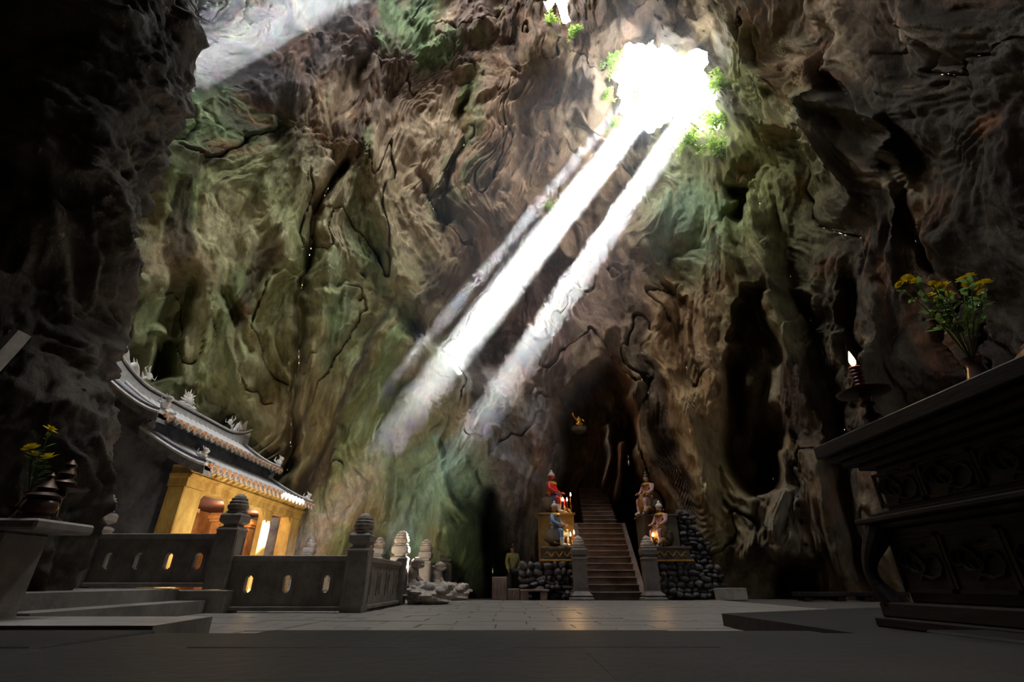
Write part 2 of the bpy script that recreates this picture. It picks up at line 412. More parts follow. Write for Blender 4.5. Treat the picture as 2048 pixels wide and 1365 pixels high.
# rock colour: zones of mineral and algae stain and of painted-in shade, each where the photograph has it
def C(r, g, b): return np.array(srgb(r, g, b)[:3])
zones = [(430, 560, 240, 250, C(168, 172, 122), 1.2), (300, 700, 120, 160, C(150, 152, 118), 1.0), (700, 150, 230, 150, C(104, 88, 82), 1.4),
         (820, 330, 130, 140, C(198, 172, 142), 1.3), (1000, 330, 110, 200, C(165, 132, 104), 1.2), (480, 90, 150, 110, C(62, 62, 70), 3.2),  # last zone, high left: darkened against the skylight, shade put into the colour
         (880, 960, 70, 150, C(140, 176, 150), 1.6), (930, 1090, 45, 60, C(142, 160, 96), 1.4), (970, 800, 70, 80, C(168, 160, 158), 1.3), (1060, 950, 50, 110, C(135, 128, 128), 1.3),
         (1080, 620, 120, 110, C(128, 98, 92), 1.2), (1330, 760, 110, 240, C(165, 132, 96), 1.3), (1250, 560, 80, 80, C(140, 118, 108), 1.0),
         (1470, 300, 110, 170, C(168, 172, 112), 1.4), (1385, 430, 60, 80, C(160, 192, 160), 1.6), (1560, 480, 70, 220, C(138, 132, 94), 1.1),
         (1770, 480, 200, 400, C(70, 62, 52), 1.6), (1450, 20, 330, 90, C(88, 68, 52), 1.5), (1950, 300, 150, 600, C(44, 39, 34), 2.2), (860, 60, 170, 100, C(86, 70, 64), 1.6),  # right wall and right ceiling: shade put into the rock colour
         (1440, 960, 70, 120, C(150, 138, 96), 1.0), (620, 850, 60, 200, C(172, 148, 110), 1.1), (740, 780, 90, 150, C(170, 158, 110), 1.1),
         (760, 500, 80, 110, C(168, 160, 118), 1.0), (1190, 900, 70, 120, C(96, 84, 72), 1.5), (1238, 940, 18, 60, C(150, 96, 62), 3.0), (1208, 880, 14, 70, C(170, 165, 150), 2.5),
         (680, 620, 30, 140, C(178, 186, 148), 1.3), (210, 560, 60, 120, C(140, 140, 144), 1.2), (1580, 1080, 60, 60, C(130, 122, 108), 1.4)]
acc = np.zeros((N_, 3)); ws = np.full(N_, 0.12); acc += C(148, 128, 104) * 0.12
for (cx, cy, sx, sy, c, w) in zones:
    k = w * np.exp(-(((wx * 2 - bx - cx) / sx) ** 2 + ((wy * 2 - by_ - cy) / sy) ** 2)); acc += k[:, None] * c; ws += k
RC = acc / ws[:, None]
def mixc(c, k):
    global RC
    RC = RC * (1 - k[:, None]) + np.asarray(c) * k[:, None]
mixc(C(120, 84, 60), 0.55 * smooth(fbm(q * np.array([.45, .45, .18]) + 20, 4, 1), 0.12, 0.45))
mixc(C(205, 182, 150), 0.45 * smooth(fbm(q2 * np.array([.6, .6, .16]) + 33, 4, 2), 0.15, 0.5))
green_w = np.exp(-((bx - 480) / 420) ** 2) + np.exp(-(((bx - 1430) / 160) ** 2 + ((by_ - 380) / 260) ** 2)) + np.exp(-((bx - 860) / 110) ** 2)
mixc(C(104, 138, 88), np.clip(0.55 * smooth(fbm(q2 * np.array([.5, .5, .2]) + 71, 4, 0), 0.1, 0.42) * np.clip(green_w, 0, 1), 0, 1))
mixc(C(60, 46, 40), 0.8 * smooth(fbm(q2 * np.array([.8, .8, .14]) + 91, 4, 2), 0.14, 0.48))
mixc(C(40, 33, 30), 0.6 * crack)
mixc(C(150, 96, 62), 0.3 * smooth(fbm(q2 * np.array([1.1, 1.1, .5]) + 11, 3, 1), 0.3, 0.55))
RC *= (0.86 + 0.34 * fbm(q2 * 2.4, 3, 0))[:, None]
lum = RC.mean(1, keepdims=True); RC = np.clip((lum + (RC - lum) * 1.08) * 0.92, 0.01, 0.9)

P = P.reshape(NP, NA, 3); RCg = RC.reshape(NP, NA, 3)
nrm = np.cross(np.gradient(P, axis=1), np.gradient(P, axis=0)); nrm /= np.linalg.norm(nrm, axis=-1)[..., None] + 1e-9
FLIP = (nrm.reshape(-1, 3) * nb).sum() < 0
if FLIP: nrm = -nrm
s3 = sdf_poly(wx, wy, HOLE3)
gone = (s1 + 7 * fbm(Bf * 0.8 + 8, 3, 1) < -9 - 6 * smooth(190 - by_, 0, 60)) | (s2 < -5) | (s3 < 0)
gone = gone.reshape(NP, NA)
fk = ~(gone[:-1, :-1] & gone[1:, :-1] & gone[:-1, 1:] & gone[1:, 1:])
adeg = np.degrees(A[:-1, :-1]); zc = B[:-1, :-1, 2]
up_ = zc > 30.5
sel = {'wall_right': ~up_ & (adeg < 62), 'wall_back': ~up_ & (adeg >= 62) & (adeg < 104), 'wall_left': ~up_ & (adeg >= 104), 'ceiling': up_}
for nm, s in sel.items():
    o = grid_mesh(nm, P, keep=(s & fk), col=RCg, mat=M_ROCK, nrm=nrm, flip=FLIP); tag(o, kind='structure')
# the dark end of the cave behind the camera
a2 = np.linspace(math.radians(196), math.radians(344), 90); p2 = np.interp(np.linspace(0, 1, 70), np.linspace(0, 1, NP), p_dense)
A2, PH2 = np.meshgrid(a2, p2); B2 = dome(A2, PH2); f2 = B2.reshape(-1, 3)
r2 = (1.2 * ridged(f2 * np.array([.23, .23, .075]), 3, 0)).reshape(70, 90); r2[:, 0] = 0; r2[:, -1] = 0
B2 = B2 + (np.array([0, 8, 12.0]) - B2) / 16 * r2[..., None] * 0.8
o = grid_mesh('wall_front', B2, col=np.tile(C(52, 46, 42), (70, 90, 1)), mat=M_ROCK, flip=FLIP); tag(o, kind='structure')
tp = MB(); tp.lathe([(2.4, 37.6), (2.0, 38.2)], 32, 0, 8); o = tp.build('ceiling_crown', M_ROCK); tag(o, kind='structure')
# ------------------------------------------------------------------ openings to the sky
def surf(px, py):
    """where the finished rock is seen at a pixel"""
    ppx, ppy = proj(P.reshape(-1, 3)); i = np.argmin((ppx - px) ** 2 + (ppy - py) ** 2)
    return Vector(P.reshape(-1, 3)[i])
def hole_center(poly):
    cx = sum(p[0] for p in poly) / len(poly); cy_ = sum(p[1] for p in poly) / len(poly)
    i = np.argmin((bx - cx) ** 2 + (by_ - cy_) ** 2); return Vector(Bf[i]), Vector(nb[i]), Vector(toQ[i])
H1, n1, t1 = hole_center(HOLE); H2, n2_, t2 = hole_center(HOLE2); H3, n3, t3 = hole_center(HOLE3)
print('holes', H1, n1, H2, n2_, H3, n3)
portal('skylight_main', H1 - t1 * 1.8, H1 + n1 * 6, 9, 9)
portal('skylight_small', H2 - t2 * 1.0, H2 + n2_ * 6, 3.5, 3.5)
portal('skylight_high', H3 - n3 * 0.5, H3 + n3 * 6, 13, 11)

# unseen blocker added over the skylights: its few gaps shape the sunbeams
def sun_blocker(name, center, targets, u0, u1, v0, v1, step=0.22):
    Z = SUN; U = Vector((0, 0, 1)).cross(Z).normalized(); V = Z.cross(U)   # U level, V up the slope
    UU, VV = np.meshgrid(np.arange(u0, u1, step), np.arange(v0, v1, step))
    pts = np.array(center) + UU[..., None] * np.array(U) + VV[..., None] * np.array(V)
    f = pts.reshape(-1, 3); h = (1.2 * fbm(f * 0.25, 4, 1)).reshape(UU.shape); pts = pts + h[..., None] * np.array(Z)
    jit = (0.5 * fbm(f * 0.7, 3, 2)).reshape(UU.shape)
    op = np.zeros(UU.shape, bool)
    for (T, ru, rv) in targets:
        d = Vector(T) - Vector(center); u, v = d.dot(U), d.dot(V)
        print('gap', round(u, 1), round(v, 1))
        op |= (((UU - u + jit * ru) / ru) ** 2 + ((VV - v + jit * rv) / rv) ** 2) < 1
    o = grid_mesh(name, pts, keep=~op[:-1, :-1], col=np.tile(C(130, 120, 100), UU.shape + (1,)), mat=M_ROCK); tag(o, kind='structure')
    md = o.modifiers.new('thick', 'SOLIDIFY'); md.thickness = 0.5
    return o
CC = H1 + SUN * 62
_U = Vector((0, 0, 1)).cross(SUN).normalized(); _V = SUN.cross(_U)
def extent(mask, pad=1.0):
    d = Bf[mask] - np.array(CC); u = d @ np.array(_U); v = d @ np.array(_V)
    d = P.reshape(-1, 3)[mask] - np.array(CC); u = np.concatenate([u, d @ np.array(_U)]); v = np.concatenate([v, d @ np.array(_V)])
    e = (u.min() - pad, u.max() + pad, v.min() - pad, v.max() + pad); print('extent', e); return e
sun_blocker('added_sun_blocker', CC, [
    (at(905, 722, Y=16.8), 1.4, 0.38), (at(1004, 780, Y=14.5), 1.6, 0.5), (at(875, 655, Y=17.0), 1.2, 0.1), (at(900, 722, Y=14.0), 2.0, 0.55),
    (at(1150, 560, Y=16.5), 1.0, 0.16), (at(1010, 590, Y=16.5), 0.8, 0.1)], *extent(s1 < 12))
sun_blocker('added_sun_blocker', CC, [(at(380, 815, X=-10.5), 0.9, 0.45)], *extent(s2 < 8))
sun_blocker('added_sun_blocker', CC, [(at(500, 93, Y=10.8), 0.9, 0.4), (at(440, 60, Y=10.8), 1.0, 0.2), (at(420, 150, Y=10.8), 0.8, 0.2)], *extent(s3 < 8))
# damp incense haze drifting in the shafts of sun
def haze_mat(d):
    hm = bpy.data.materials.new('haze'); hm.use_nodes = True; nt = hm.node_tree
    for n in list(nt.nodes):
        if n.type != 'OUTPUT_MATERIAL': nt.nodes.remove(n)
    vs = nt.nodes.new('ShaderNodeVolumeScatter'); vs.inputs['Density'].default_value = d; vs.inputs['Anisotropy'].default_value = 0.3
    vs.inputs['Color'].default_value = (0.93, 0.96, 1, 1)
    nt.links.new(vs.outputs[0], [n for n in nt.nodes if n.type == 'OUTPUT_MATERIAL'][0].inputs['Volume']); return hm
def haze(label, c, u0, u1, v0, v1, s0, s1, d):
    Z = SUN; U = Vector((0, 0, 1)).cross(Z).normalized(); V = Z.cross(U)
    hz = MB(); hz.M = Matrix(((U.x, V.x, Z.x, c[0]), (U.y, V.y, Z.y, c[1]), (U.z, V.z, Z.z, c[2]), (0, 0, 0, 1)))
    hz.box(u0, u1, v0, v1, s0, s1)
    tag(hz.build('haze', haze_mat(d), smooth=False), label, 'haze', kind='stuff')
# thickest under the skylight, thinning towards the floor
for (lab, a, b, d) in (('thickest grey haze in the beams just under the large skylight', -17.5, 3.0, .0062), ('grey haze in the beams halfway down the back wall', -20.5, -17.5, .0056), ('thinner haze in the beams above the bright rock', -22.5, -20.5, .0040),
                       ('thin haze in the beams at the bright rock', -24.0, -22.5, .0024), ('faint haze in the beams below the bright rock', -26.0, -24.0, .0011), ('faintest haze in the beams above the courtyard', -31.0, -26.0, .0005)):
    haze(lab, H1, -4.0, 4.6, -4.4, 4.4, a + .04, b - .04, d)
haze('thin grey haze in the sunbeams high on the left wall', at(450, 95, Y=10.8), -1.5, 1.5, -2.4, 2.4, -9, 11, .006)
# ------------------------------------------------------------------ foreground rock pillar, left
def pillar():
    nz, na = 420, 300
    zz = np.linspace(-0.3, 22, nz) ; aa = np.linspace(0, 2 * math.pi, na, endpoint=False)
    ysil = lambda z: 8.0 - 0.27 * max(0.0, z - 2.5)       # the rock overhangs towards the camera
    zk, ek = [-2.0], [-6.6]
    for (px, py) in ((108, 1215), (128, 1080), (168, 960), (198, 850), (160, 750), (185, 640), (228, 560), (262, 420), (300, 300), (345, 170), (385, 0), (420, -200), (450, -500)):
        z = 3.0
        for _ in range(40): z = 0.5 * z + 0.5 * at(px, py, Y=ysil(z)).z
        zk.append(z); ek.append(at(px, py, Y=ysil(z)).x)
    zk.append(30); ek.append(ek[-1])
    edge = np.interp(zz, zk, ek); yc = np.array([ysil(z) for z in zz]) - 1.1
    Aa, Zz = np.meshgrid(aa, zz); E = edge[:, None]
    hx = 3.4; hy = 1.5
    c, s = np.cos(Aa), np.sin(Aa)
    r = (np.abs(c) ** 3 + np.abs(s) ** 3) ** (-1 / 3.0)
    lx, ly = hx * c * r, hy * s * r
    rot = math.radians(14); X = E - hx + lx * math.cos(rot) - ly * math.sin(rot); Y = yc[:, None] + lx * math.sin(rot) + ly * math.cos(rot)
    Pp = np.stack([X, Y, Zz], -1); f = Pp.reshape(-1, 3)
    n = np.stack([c / hx, s / hy, 0 * c], -1); n /= np.linalg.norm(n, axis=-1)[..., None]
    w = f + 1.2 * np.stack([fbm(f * .4, 2, 0), fbm(f * .4 + 9, 2, 1), fbm(f * .4 + 19, 2, 2)], 1)
    d = 0.75 * (ridged(w * np.array([.45, .45, .2]), 3, 1) - .3) + 0.35 * (ridged(w * np.array([1.2, 1.2, .8]), 4, 2) - .3) + 0.16 * fbm(w * 3.5, 4, 0) + 0.07 * ridged(w * 8, 2, 1)
    Pp = Pp + n * d.reshape(nz, na)[..., None]
    col = np.tile(C(80, 72, 64), (nz * na, 1)); k = smooth(fbm(w * 1.1, 4, 1), 0, .4)[:, None]
    col = col * (1 - .6 * k) + C(56, 59, 53) * .6 * k; k = smooth(fbm(w * .9 + 30, 4, 2), .1, .5)[:, None]
    col = col * (1 - .6 * k) + C(34, 29, 26) * .6 * k
    o = grid_mesh('wall_pillar', Pp, wrap=True, col=col.reshape(nz, na, 3), mat=M_ROCK); tag(o, kind='structure')
pillar()
# ------------------------------------------------------------------ materials for the built things
M_PAVE = material('paving_stone', srgb(150, 142, 134), srgb(104, 98, 92), rough=0.3, scale=1.6, bump=0.35, bscale=14)
M_JOINT = material('joint_earth', srgb(70, 64, 58), rough=0.9, bump=0.3)
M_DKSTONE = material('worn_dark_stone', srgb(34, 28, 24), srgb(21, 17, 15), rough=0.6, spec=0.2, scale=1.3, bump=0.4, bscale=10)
M_STONE = material('balustrade_stone', srgb(150, 142, 134), srgb(112, 104, 97), rough=0.6, scale=3, bump=0.25, bscale=40)
M_FINIAL = material('carved_stone', srgb(170, 158, 146), srgb(118, 108, 100), rough=0.6, scale=8, bump=0.3, bscale=50)
M_OCHRE = material('ochre_plaster', srgb(222, 188, 106), srgb(158, 118, 54), rough=0.7, scale=2.6, bump=0.2, bscale=30, stretch=(1, 1, .5))
M_ORANGE = material('orange_plaster', srgb(206, 152, 92), srgb(150, 98, 54), rough=0.7, scale=2.6, bump=0.15)
M_GABLE = material('grey_gable_plaster', srgb(138, 138, 146), srgb(74, 74, 80), rough=0.8, scale=2.2, bump=0.35, bscale=9)
M_ROOF = material('grey_roof', srgb(160, 160, 164), srgb(104, 104, 110), rough=0.7, scale=5, bump=0.2)
M_WHITE = material('white_lime', srgb(240, 237, 232), srgb(205, 200, 196), rough=0.6, scale=6, bump=0.15)
M_CREAM = material('cream_tile', srgb(240, 228, 210), srgb(214, 192, 166), rough=0.5, scale=9)
M_TERRA = material('terracotta_tile', srgb(226, 170, 122), srgb(186, 118, 82), rough=0.5, scale=9)
M_WOOD = material('dark_altar_wood', srgb(34, 22, 16), srgb(16, 11, 9), rough=0.6, spec=0.2, scale=5, bump=0.3, bscale=25, stretch=(1, .2, 1))
M_GILT = material('gilding', srgb(190, 140, 50), srgb(120, 82, 28), rough=0.35, scale=14, metal=0.6)
M_BRONZE = material('old_bronze', srgb(84, 58, 38), srgb(44, 30, 22), rough=0.4, scale=8, metal=0.6)
M_CLAY = material('brown_glaze', srgb(96, 66, 50), srgb(56, 38, 30), rough=0.3, scale=6)
M_WAX = material('red_wax', srgb(120, 34, 22), srgb(70, 18, 14), rough=0.4, scale=8)
M_YELLOW = material('yellow_petals', srgb(240, 226, 44), srgb(222, 190, 26), rough=0.6, scale=30)
M_LEAF = material('green_leaf', srgb(70, 98, 44), srgb(40, 62, 28), rough=0.5, scale=14)
M_FLAME = material('flame', srgb(255, 200, 120), emit=((1.0, 0.62, 0.22, 1), 60.0))
M_STEP = material('stair_stone', srgb(108, 86, 74), srgb(66, 52, 45), rough=0.55, scale=2.4, bump=0.35, bscale=12)
M_RUBBLE = material('rubble_stone', srgb(88, 82, 80), srgb(44, 41, 40), rough=0.7, scale=5, bump=0.5, bscale=14)
M_PED = material('ochre_pedestal', srgb(150, 116, 52), srgb(96, 72, 34), rough=0.6, scale=4, bump=0.2)
M_PEDDK = material('dark_pedestal', srgb(84, 70, 48), srgb(52, 44, 34), rough=0.6, scale=4, bump=0.3)

def see_through(m, col, k):
    """thin petals and leaves let light through"""
    nt = m.node_tree; b = nt.nodes['Principled BSDF']; tr = nt.nodes.new('ShaderNodeBsdfTranslucent'); mx = nt.nodes.new('ShaderNodeMixShader'); mx.inputs[0].default_value = k
    tr.inputs['Color'].default_value = col; nt.links.new(b.outputs[0], mx.inputs[1]); nt.links.new(tr.outputs[0], mx.inputs[2])
    nt.links.new(mx.outputs[0], [n for n in nt.nodes if n.type == 'OUTPUT_MATERIAL'][0].inputs['Surface'])
see_through(M_YELLOW, (.8, .72, .04, 1), .4); see_through(M_LEAF, (.2, .34, .08, 1), .35)
# ------------------------------------------------------------------ floor
fl = MB(); fl.box(-17, 15, -6.5, 26, -0.35, -0.02)
FLOOR = fl.build('floor', M_JOINT, smooth=False); tag(FLOOR, kind='structure')
def paver_mesh(i):
    m = MB(); m.box(-.5, .5, -.5, .5, -0.06, 0, 0.012); return m.mesh('paver', M_PAVE, smooth=False)
PAV = paver_mesh(0)
def lay(x0, x1, y0, y1, dx, dy):
    r = 0; y = y0
    while y < y1 - 0.05:
        x = x0 - (dx * 0.5 if r % 2 else 0) + random.uniform(-.05, .05)
        while x < x1 - 0.1:
            a, b = max(x, x0), min(x + dx, x1)
            if b - a > 0.2:
                o = bpy.data.objects.new('paver', PAV); COL.objects.link(o); o.parent = FLOOR
                o.location = ((a + b) / 2, y + dy / 2, random.uniform(-.006, .004)); o.scale = (b - a - 0.018, dy - 0.018, 1)
                o.rotation_euler = (random.uniform(-.004, .004), random.uniform(-.003, .003), 0)
            x += dx
        y += dy; r += 1
lay(-2.75, 6.6, 5.0, 17.0, 1.0, 0.6)
lay(-5.6, -2.75, 5.2, 10.0, 1.0, 0.6)
lay(-7.5, -2.9, 10.55, 17.5, 1.4, 1.0)

def slab(name, poly, z0, z1, mat, joints=None):
    m = MB(); m.prism(poly, 'z', z0, z1); return tag(m.build(name, mat, smooth=False), kind='structure')
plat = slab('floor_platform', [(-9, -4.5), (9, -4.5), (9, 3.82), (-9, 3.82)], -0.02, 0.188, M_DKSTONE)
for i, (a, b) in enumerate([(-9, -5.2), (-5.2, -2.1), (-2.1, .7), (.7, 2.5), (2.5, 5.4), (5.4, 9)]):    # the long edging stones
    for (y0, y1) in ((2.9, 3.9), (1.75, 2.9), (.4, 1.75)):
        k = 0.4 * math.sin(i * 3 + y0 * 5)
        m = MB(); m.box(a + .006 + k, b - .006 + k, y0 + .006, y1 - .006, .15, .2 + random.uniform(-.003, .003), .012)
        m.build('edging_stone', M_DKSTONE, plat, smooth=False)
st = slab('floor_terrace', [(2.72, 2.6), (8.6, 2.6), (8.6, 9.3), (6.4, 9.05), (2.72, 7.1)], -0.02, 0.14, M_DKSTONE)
M_TREAD = material('grey_tread_stone', srgb(140, 132, 126), srgb(96, 90, 86), rough=0.5, scale=1.6, bump=0.3, bscale=14)
def stepslab(label, poly, z0, z1):
    m = MB(); m.prism(poly, 'z', z0, z1); return tag(m.build('stone_step', M_TREAD, smooth=False), label, 'step')
stepslab('long low stone step nearest the camera, bottom left', [(-7.2, 3.93), (-2.55, 3.93), (-2.7, 4.95), (-7.2, 4.95)], -0.02, 0.225)
stepslab('lower of two stone steps between the rock pillar and balustrade', [(-9, 5.9), (-5.2, 5.9), (-5.62, 9.95), (-9, 9.95)], -0.02, 0.2)
stepslab('upper of two stone steps below the left balustrade panel', [(-9, 6.3), (-5.7, 6.3), (-6.2, 9.97), (-9, 9.97)], 0.2, 0.385)
# ------------------------------------------------------------------ balustrade
def post_parts(t, h=1.0, base=0.0):
    """h scales the post; the carved lotus bud ends at 1.75 m"""
    s = MB(); s.sq([(.2, base), (.2, 1.03)]); sh = s.build('shaft', M_STONE, t, smooth=False)
    for k in range(4):
        p = MB(); p.M = Matrix.Rotation(k * math.pi / 2, 4, 'Z')
        for (x0, x1, z0, z1) in ((-.17, .17, .93, .97), (-.17, .17, .10, .14), (-.17, -.135, .14, .93), (.135, .17, .14, .93)):
            p.box(x0, x1, -.212, -.198, z0, z1)
        p.build('panel_frame', M_STONE, sh, smooth=False)
    c = MB(); c.sq([(.205, 1.03), (.215, 1.06), (.19, 1.10), (.135, 1.13), (.135, 1.16), (.18, 1.19), (.205, 1.22), (.205, 1.33), (.18, 1.37), (.15, 1.385)])
    c.build('cap_block', M_STONE, t, smooth=False)
    f = MB(); f.lathe([(.15, 1.385), (.185, 1.40), (.185, 1.42), (.15, 1.43), (.175, 1.46), (.192, 1.50), (.185, 1.545), (.15, 1.562), (.168, 1.57), (.17, 1.605),
                       (.13, 1.63), (.148, 1.638), (.145, 1.67), (.10, 1.69), (.112, 1.697), (.095, 1.73), (.04, 1.76), (.008, 1.77)], 28, lobes=9, lob=0.07)
    f.build('lotus_finial', M_FINIAL, t)
def post(label, x, y, z=0.0, s=1.0):
    t = thing('balustrade_post', label, 'post', (x, y, z), 0, 'lotus topped stone posts of the balustrade'); t.scale = (s, s, s)
    post_parts(t); return t
post('dark stone lotus post at the near corner of the balustrade', -3.0, 10.3)
post('stone lotus post where the front balustrade steps down', -5.65, 10.3, .38)
post('leftmost stone lotus post beside the dark rock pillar', -8.42, 10.3, .40)
post('sunlit stone lotus post behind the nearer stone guardian', -2.98, 13.9)
post('sunlit stone lotus post across the gap in the side balustrade', -2.78, 16.8)
post('rightmost small stone lotus post before the green rock', -2.42, 19.2)
post('pale far lotus post right of the temple facade end', -7.6, 19.5, .3)
post('pale far lotus post seen over the side balustrade rail', -4.85, 18.9, .22)

def panel(label, p0, p1, z, n=4, h=0.95):
    """a slotted stone panel from p0 to p1"""
    p0, p1 = Vector(p0), Vector(p1); L = (p1 - p0).length; ang = math.atan2(p1.y - p0.y, p1.x - p0.x)
    t = thing('stone_balustrade', label, 'balustrade', (p0.x, p0.y, z), ang, 'slotted stone panels of the balustrade')
    r = MB(); r.box(0, L, -.115, .115, h - .10, h, .012); r.box(0, L, -.085, .085, h - .16, h - .10); r.build('top_rail', M_STONE, t, smooth=False)
    r = MB(); r.box(0, L, -.13, .13, 0, .075, .01); r.build('bottom_rail', M_STONE, t, smooth=False)
    zs, ze = .30, .60; w = .15; b = MB(); T = .055
    b.box(0, L, -T, T, .075, zs); b.box(0, L, -T, T, ze, h - .16)
    xs = [L * (i + .5) / n for i in range(n)]; prev = 0
    for x in xs:
        b.box(prev, x - w / 2, -T, T, zs, ze); prev = x + w / 2
        for sx in (-1, 1):
            for (za, zb) in ((zs, zs + .045), (ze, ze - .045)):
                b.prism([(x + sx * w / 2, za), (x + sx * w / 2, zb), (x + sx * w * .18, za)], 'y', -T, T)
    b.box(prev, L, -T, T, zs, ze); b.build('slab', M_STONE, t, smooth=False)
    for x in xs:
        f = MB()
        for sy in (-1, 1):
            a, c = (T, T + .02) if sy > 0 else (-T - .02, -T)
            f.box(x - .15, x - .118, a, c, zs - .08, ze + .08); f.box(x + .118, x + .15, a, c, zs - .08, ze + .08)
            f.box(x - .118, x + .118, a, c, ze + .05, ze + .08); f.box(x - .118, x + .118, a, c, zs - .08, zs - .05)
        f.build('slot_frame', M_STONE, t, smooth=False)
    return t
panel('dark slotted panel of the front balustrade with bright slots', (-5.44, 10.3), (-3.21, 10.3), 0.02, 3, .95)
panel('dark slotted panel of the raised balustrade below the gable', (-8.21, 10.3), (-5.86, 10.3), .42, 4, .95)
panel('side panel with four slots receding from the corner post', (-3.0, 10.51), (-2.98, 13.69), 0.02, 4, .95)
panel('small far panel between the two rightmost posts', (-2.76, 17.01), (-2.44, 18.99), 0.02, 4, .95)
panel('far pale panel behind the courtyard near the temple', (-7.38, 19.46), (-5.06, 18.94), .24, 4, .95)
panel('far pale panel between courtyard back and rightmost post', (-4.63, 18.92), (-2.63, 19.18), .1, 4, .95)
pl = MB(); pl.box(-6.6, -5.3, 9.98, 10.55, -.02, .37, .015); tag(pl.build('post_plinth', M_STONE, smooth=False), 'dark stone plinth under the stepping down balustrade post', 'plinth')
pl = MB(); pl.box(-9.0, -6.61, 10.02, 10.55, -.02, .395, .015); tag(pl.build('post_plinth', M_STONE, smooth=False), 'dark stone plinth under the raised left balustrade', 'plinth')
ct = MB(); ct.box(-8.0, -4.2, 18.6, 20.0, -.02, .22); tag(ct.build('floor_kerb', M_PAVE, smooth=False), kind='structure')

# stone guardians at the foot of the gate posts
def lump(m, c, r, sq, seed, amp=.28, seg=20, ring=14):
    k = len(m.v); m.ball((0, 0, 0), 1, seg, ring); v = np.array(m.v[k:]); d = 1 + amp * fbm(v * 1.9 + seed * 7.7, 4, seed % 3) + .4 * amp * ridged(v * 4 + seed, 2, 1)
    v = v * d[:, None] * np.array(sq) * r + np.array(c); m.v[k:] = [tuple(p) for p in v]
def guardian(label, x, y, rz, s):
    t = thing('stone_guardian', label, 'statue', (x, y, 0), rz, 'stone beasts at the courtyard gate'); t.scale = (s, s, s)
    b = MB(); lump(b, (0, 0, .2), .5, (1.1, .66, .42), 3, .6, 30, 20); lump(b, (-.3, .05, .32), .25, (1, .9, .8), 8, .55, 20, 14); lump(b, (.34, -.05, .3), .24, (1, .9, .7), 5, .55, 20, 14); lump(b, (.05, .1, .36), .2, (1, 1, .7), 7, .5)
    b.build('rock_base', M_FINIAL, t)
    d = MB(); lump(d, (-.42, .12, .62), .17, (.8, .8, 1.5), 4, .4, 18, 14); lump(d, (-.36, .1, .45), .2, (1, .9, .8), 2, .4); d.build('body', M_FINIAL, t)
    h = MB(); lump(h, (-.36, .1, .95), .15, (1.0, .9, .9), 6, .4, 18, 12); lump(h, (-.24, .08, .9), .08, (1, 1, .8), 2, .3)
    for sy in (-1, 1): h.tube([(-.4, .1 + sy * .08, 1.03), (-.46, .1 + sy * .12, 1.1)], [.035, .01], 6)
    h.build('head', M_FINIAL, t)
    for sy in (-.09, .09):
        l = MB(); l.tube([(-.32, .1 + sy, .62), (-.24, .1 + sy * 1.2, .48), (-.2, .1 + sy * 1.2, .36)], [.07, .055, .06], 8); l.build('leg', M_FINIAL, t)
guardian('rough stone beast seated on the nearer gate rock', -2.15, 13.9, .15, 1.0)
guardian('rough stone beast seated on the farther gate rock', -1.95, 16.85, .1, 1.0)
# ------------------------------------------------------------------ temple
TX, TY0, TY1 = -7.8, 11.7, 18.6
TEMPLE = thing('temple', 'small ochre temple with two tiers of tiled roof behind the balustrade', 'temple', (-10.5, 15.1, 0))
def tp_(m, name, mat, parent=TEMPLE, smooth=False, ang=40):
    o = m.build(name, mat, parent, smooth, ang)
    if parent is TEMPLE: o.location = -Vector(TEMPLE.location)
    return o
XR = -10.6; XB = 2 * XR - TX           # ridge and back wall
def low_curve(n=10):   # lower roof, eave to top
    return [(-7.42 + (-9.32 + 7.42) * t, 3.02 + .12 * math.cos(t * 3.1) * .0 + .98 * (t ** 1.25) * .95) for t in [i / n for i in range(n + 1)]]
def up_curve(n=10):
    return [(-8.85 + (XR + 8.85) * t, 4.28 + 1.0 * (t ** 1.35)) for t in [i / n for i in range(n + 1)]]
m = MB(); m.box(XB, TX + .25, TY0 - .05, TY1 + .1, -.02, .22); tp_(m, 'platform', M_PAVE)
for nm, y0, y1 in (('gable_wall', TY0, TY0 + .18), ('gable_wall', TY1 - .18, TY1)):
    prof = [(TX - .3, .2), (TX - .3, 3.0)] + [(x, z - .06) for x, z in low_curve()[2:]] + [(-9.32, 4.15)] + [(x, z - .08) for x, z in up_curve()[3:]]
    back = [(2 * XR - x, z) for x, z in reversed(prof)]
    m = MB(); m.prism(prof + back, 'y', y0, y1); tp_(m, nm, M_GABLE)
m = MB(); m.box(XB, XB + .2, TY0, TY1, .2, 3.1); tp_(m, 'back_wall', M_OCHRE)
# facade piers with chamfered heads
piers = [(11.68, 12.42), (13.85, 14.35), (15.85, 16.35), (17.88, 18.62)]
for (a, b) in piers:
    m = MB(); m.box(TX - (.42 if a < 12 or a > 17 else .2), TX, a, b, .2, 2.56, .02); tp_(m, 'pier', M_OCHRE)
for (a, b) in ((12.42, 13.85), (14.35, 15.85), (16.35, 17.88)):
    m = MB(); m.prism([(a, 2.32), (a + .2, 2.54), (b - .2, 2.54), (b, 2.32), (b, 2.62), (a, 2.62)], 'x', TX - .17, TX - .04); tp_(m, 'bay_head', M_OCHRE)
m = MB(); m.box(TX - .44, TX + .02, TY0 - .03, TY1 + .03, 2.56, 2.76); tp_(m, 'architrave', M_OCHRE)
m = MB(); m.box(TX - .44, TX + .07, TY0 - .05, TY1 + .05, 2.76, 2.80); m.box(TX - .44, TX + .11, TY0 - .06, TY1 + .06, 2.80, 2.85); m.box(TX - .44, TX + .06, TY0 - .05, TY1 + .05, 2.85, 2.88); tp_(m, 'moulding', M_OCHRE)
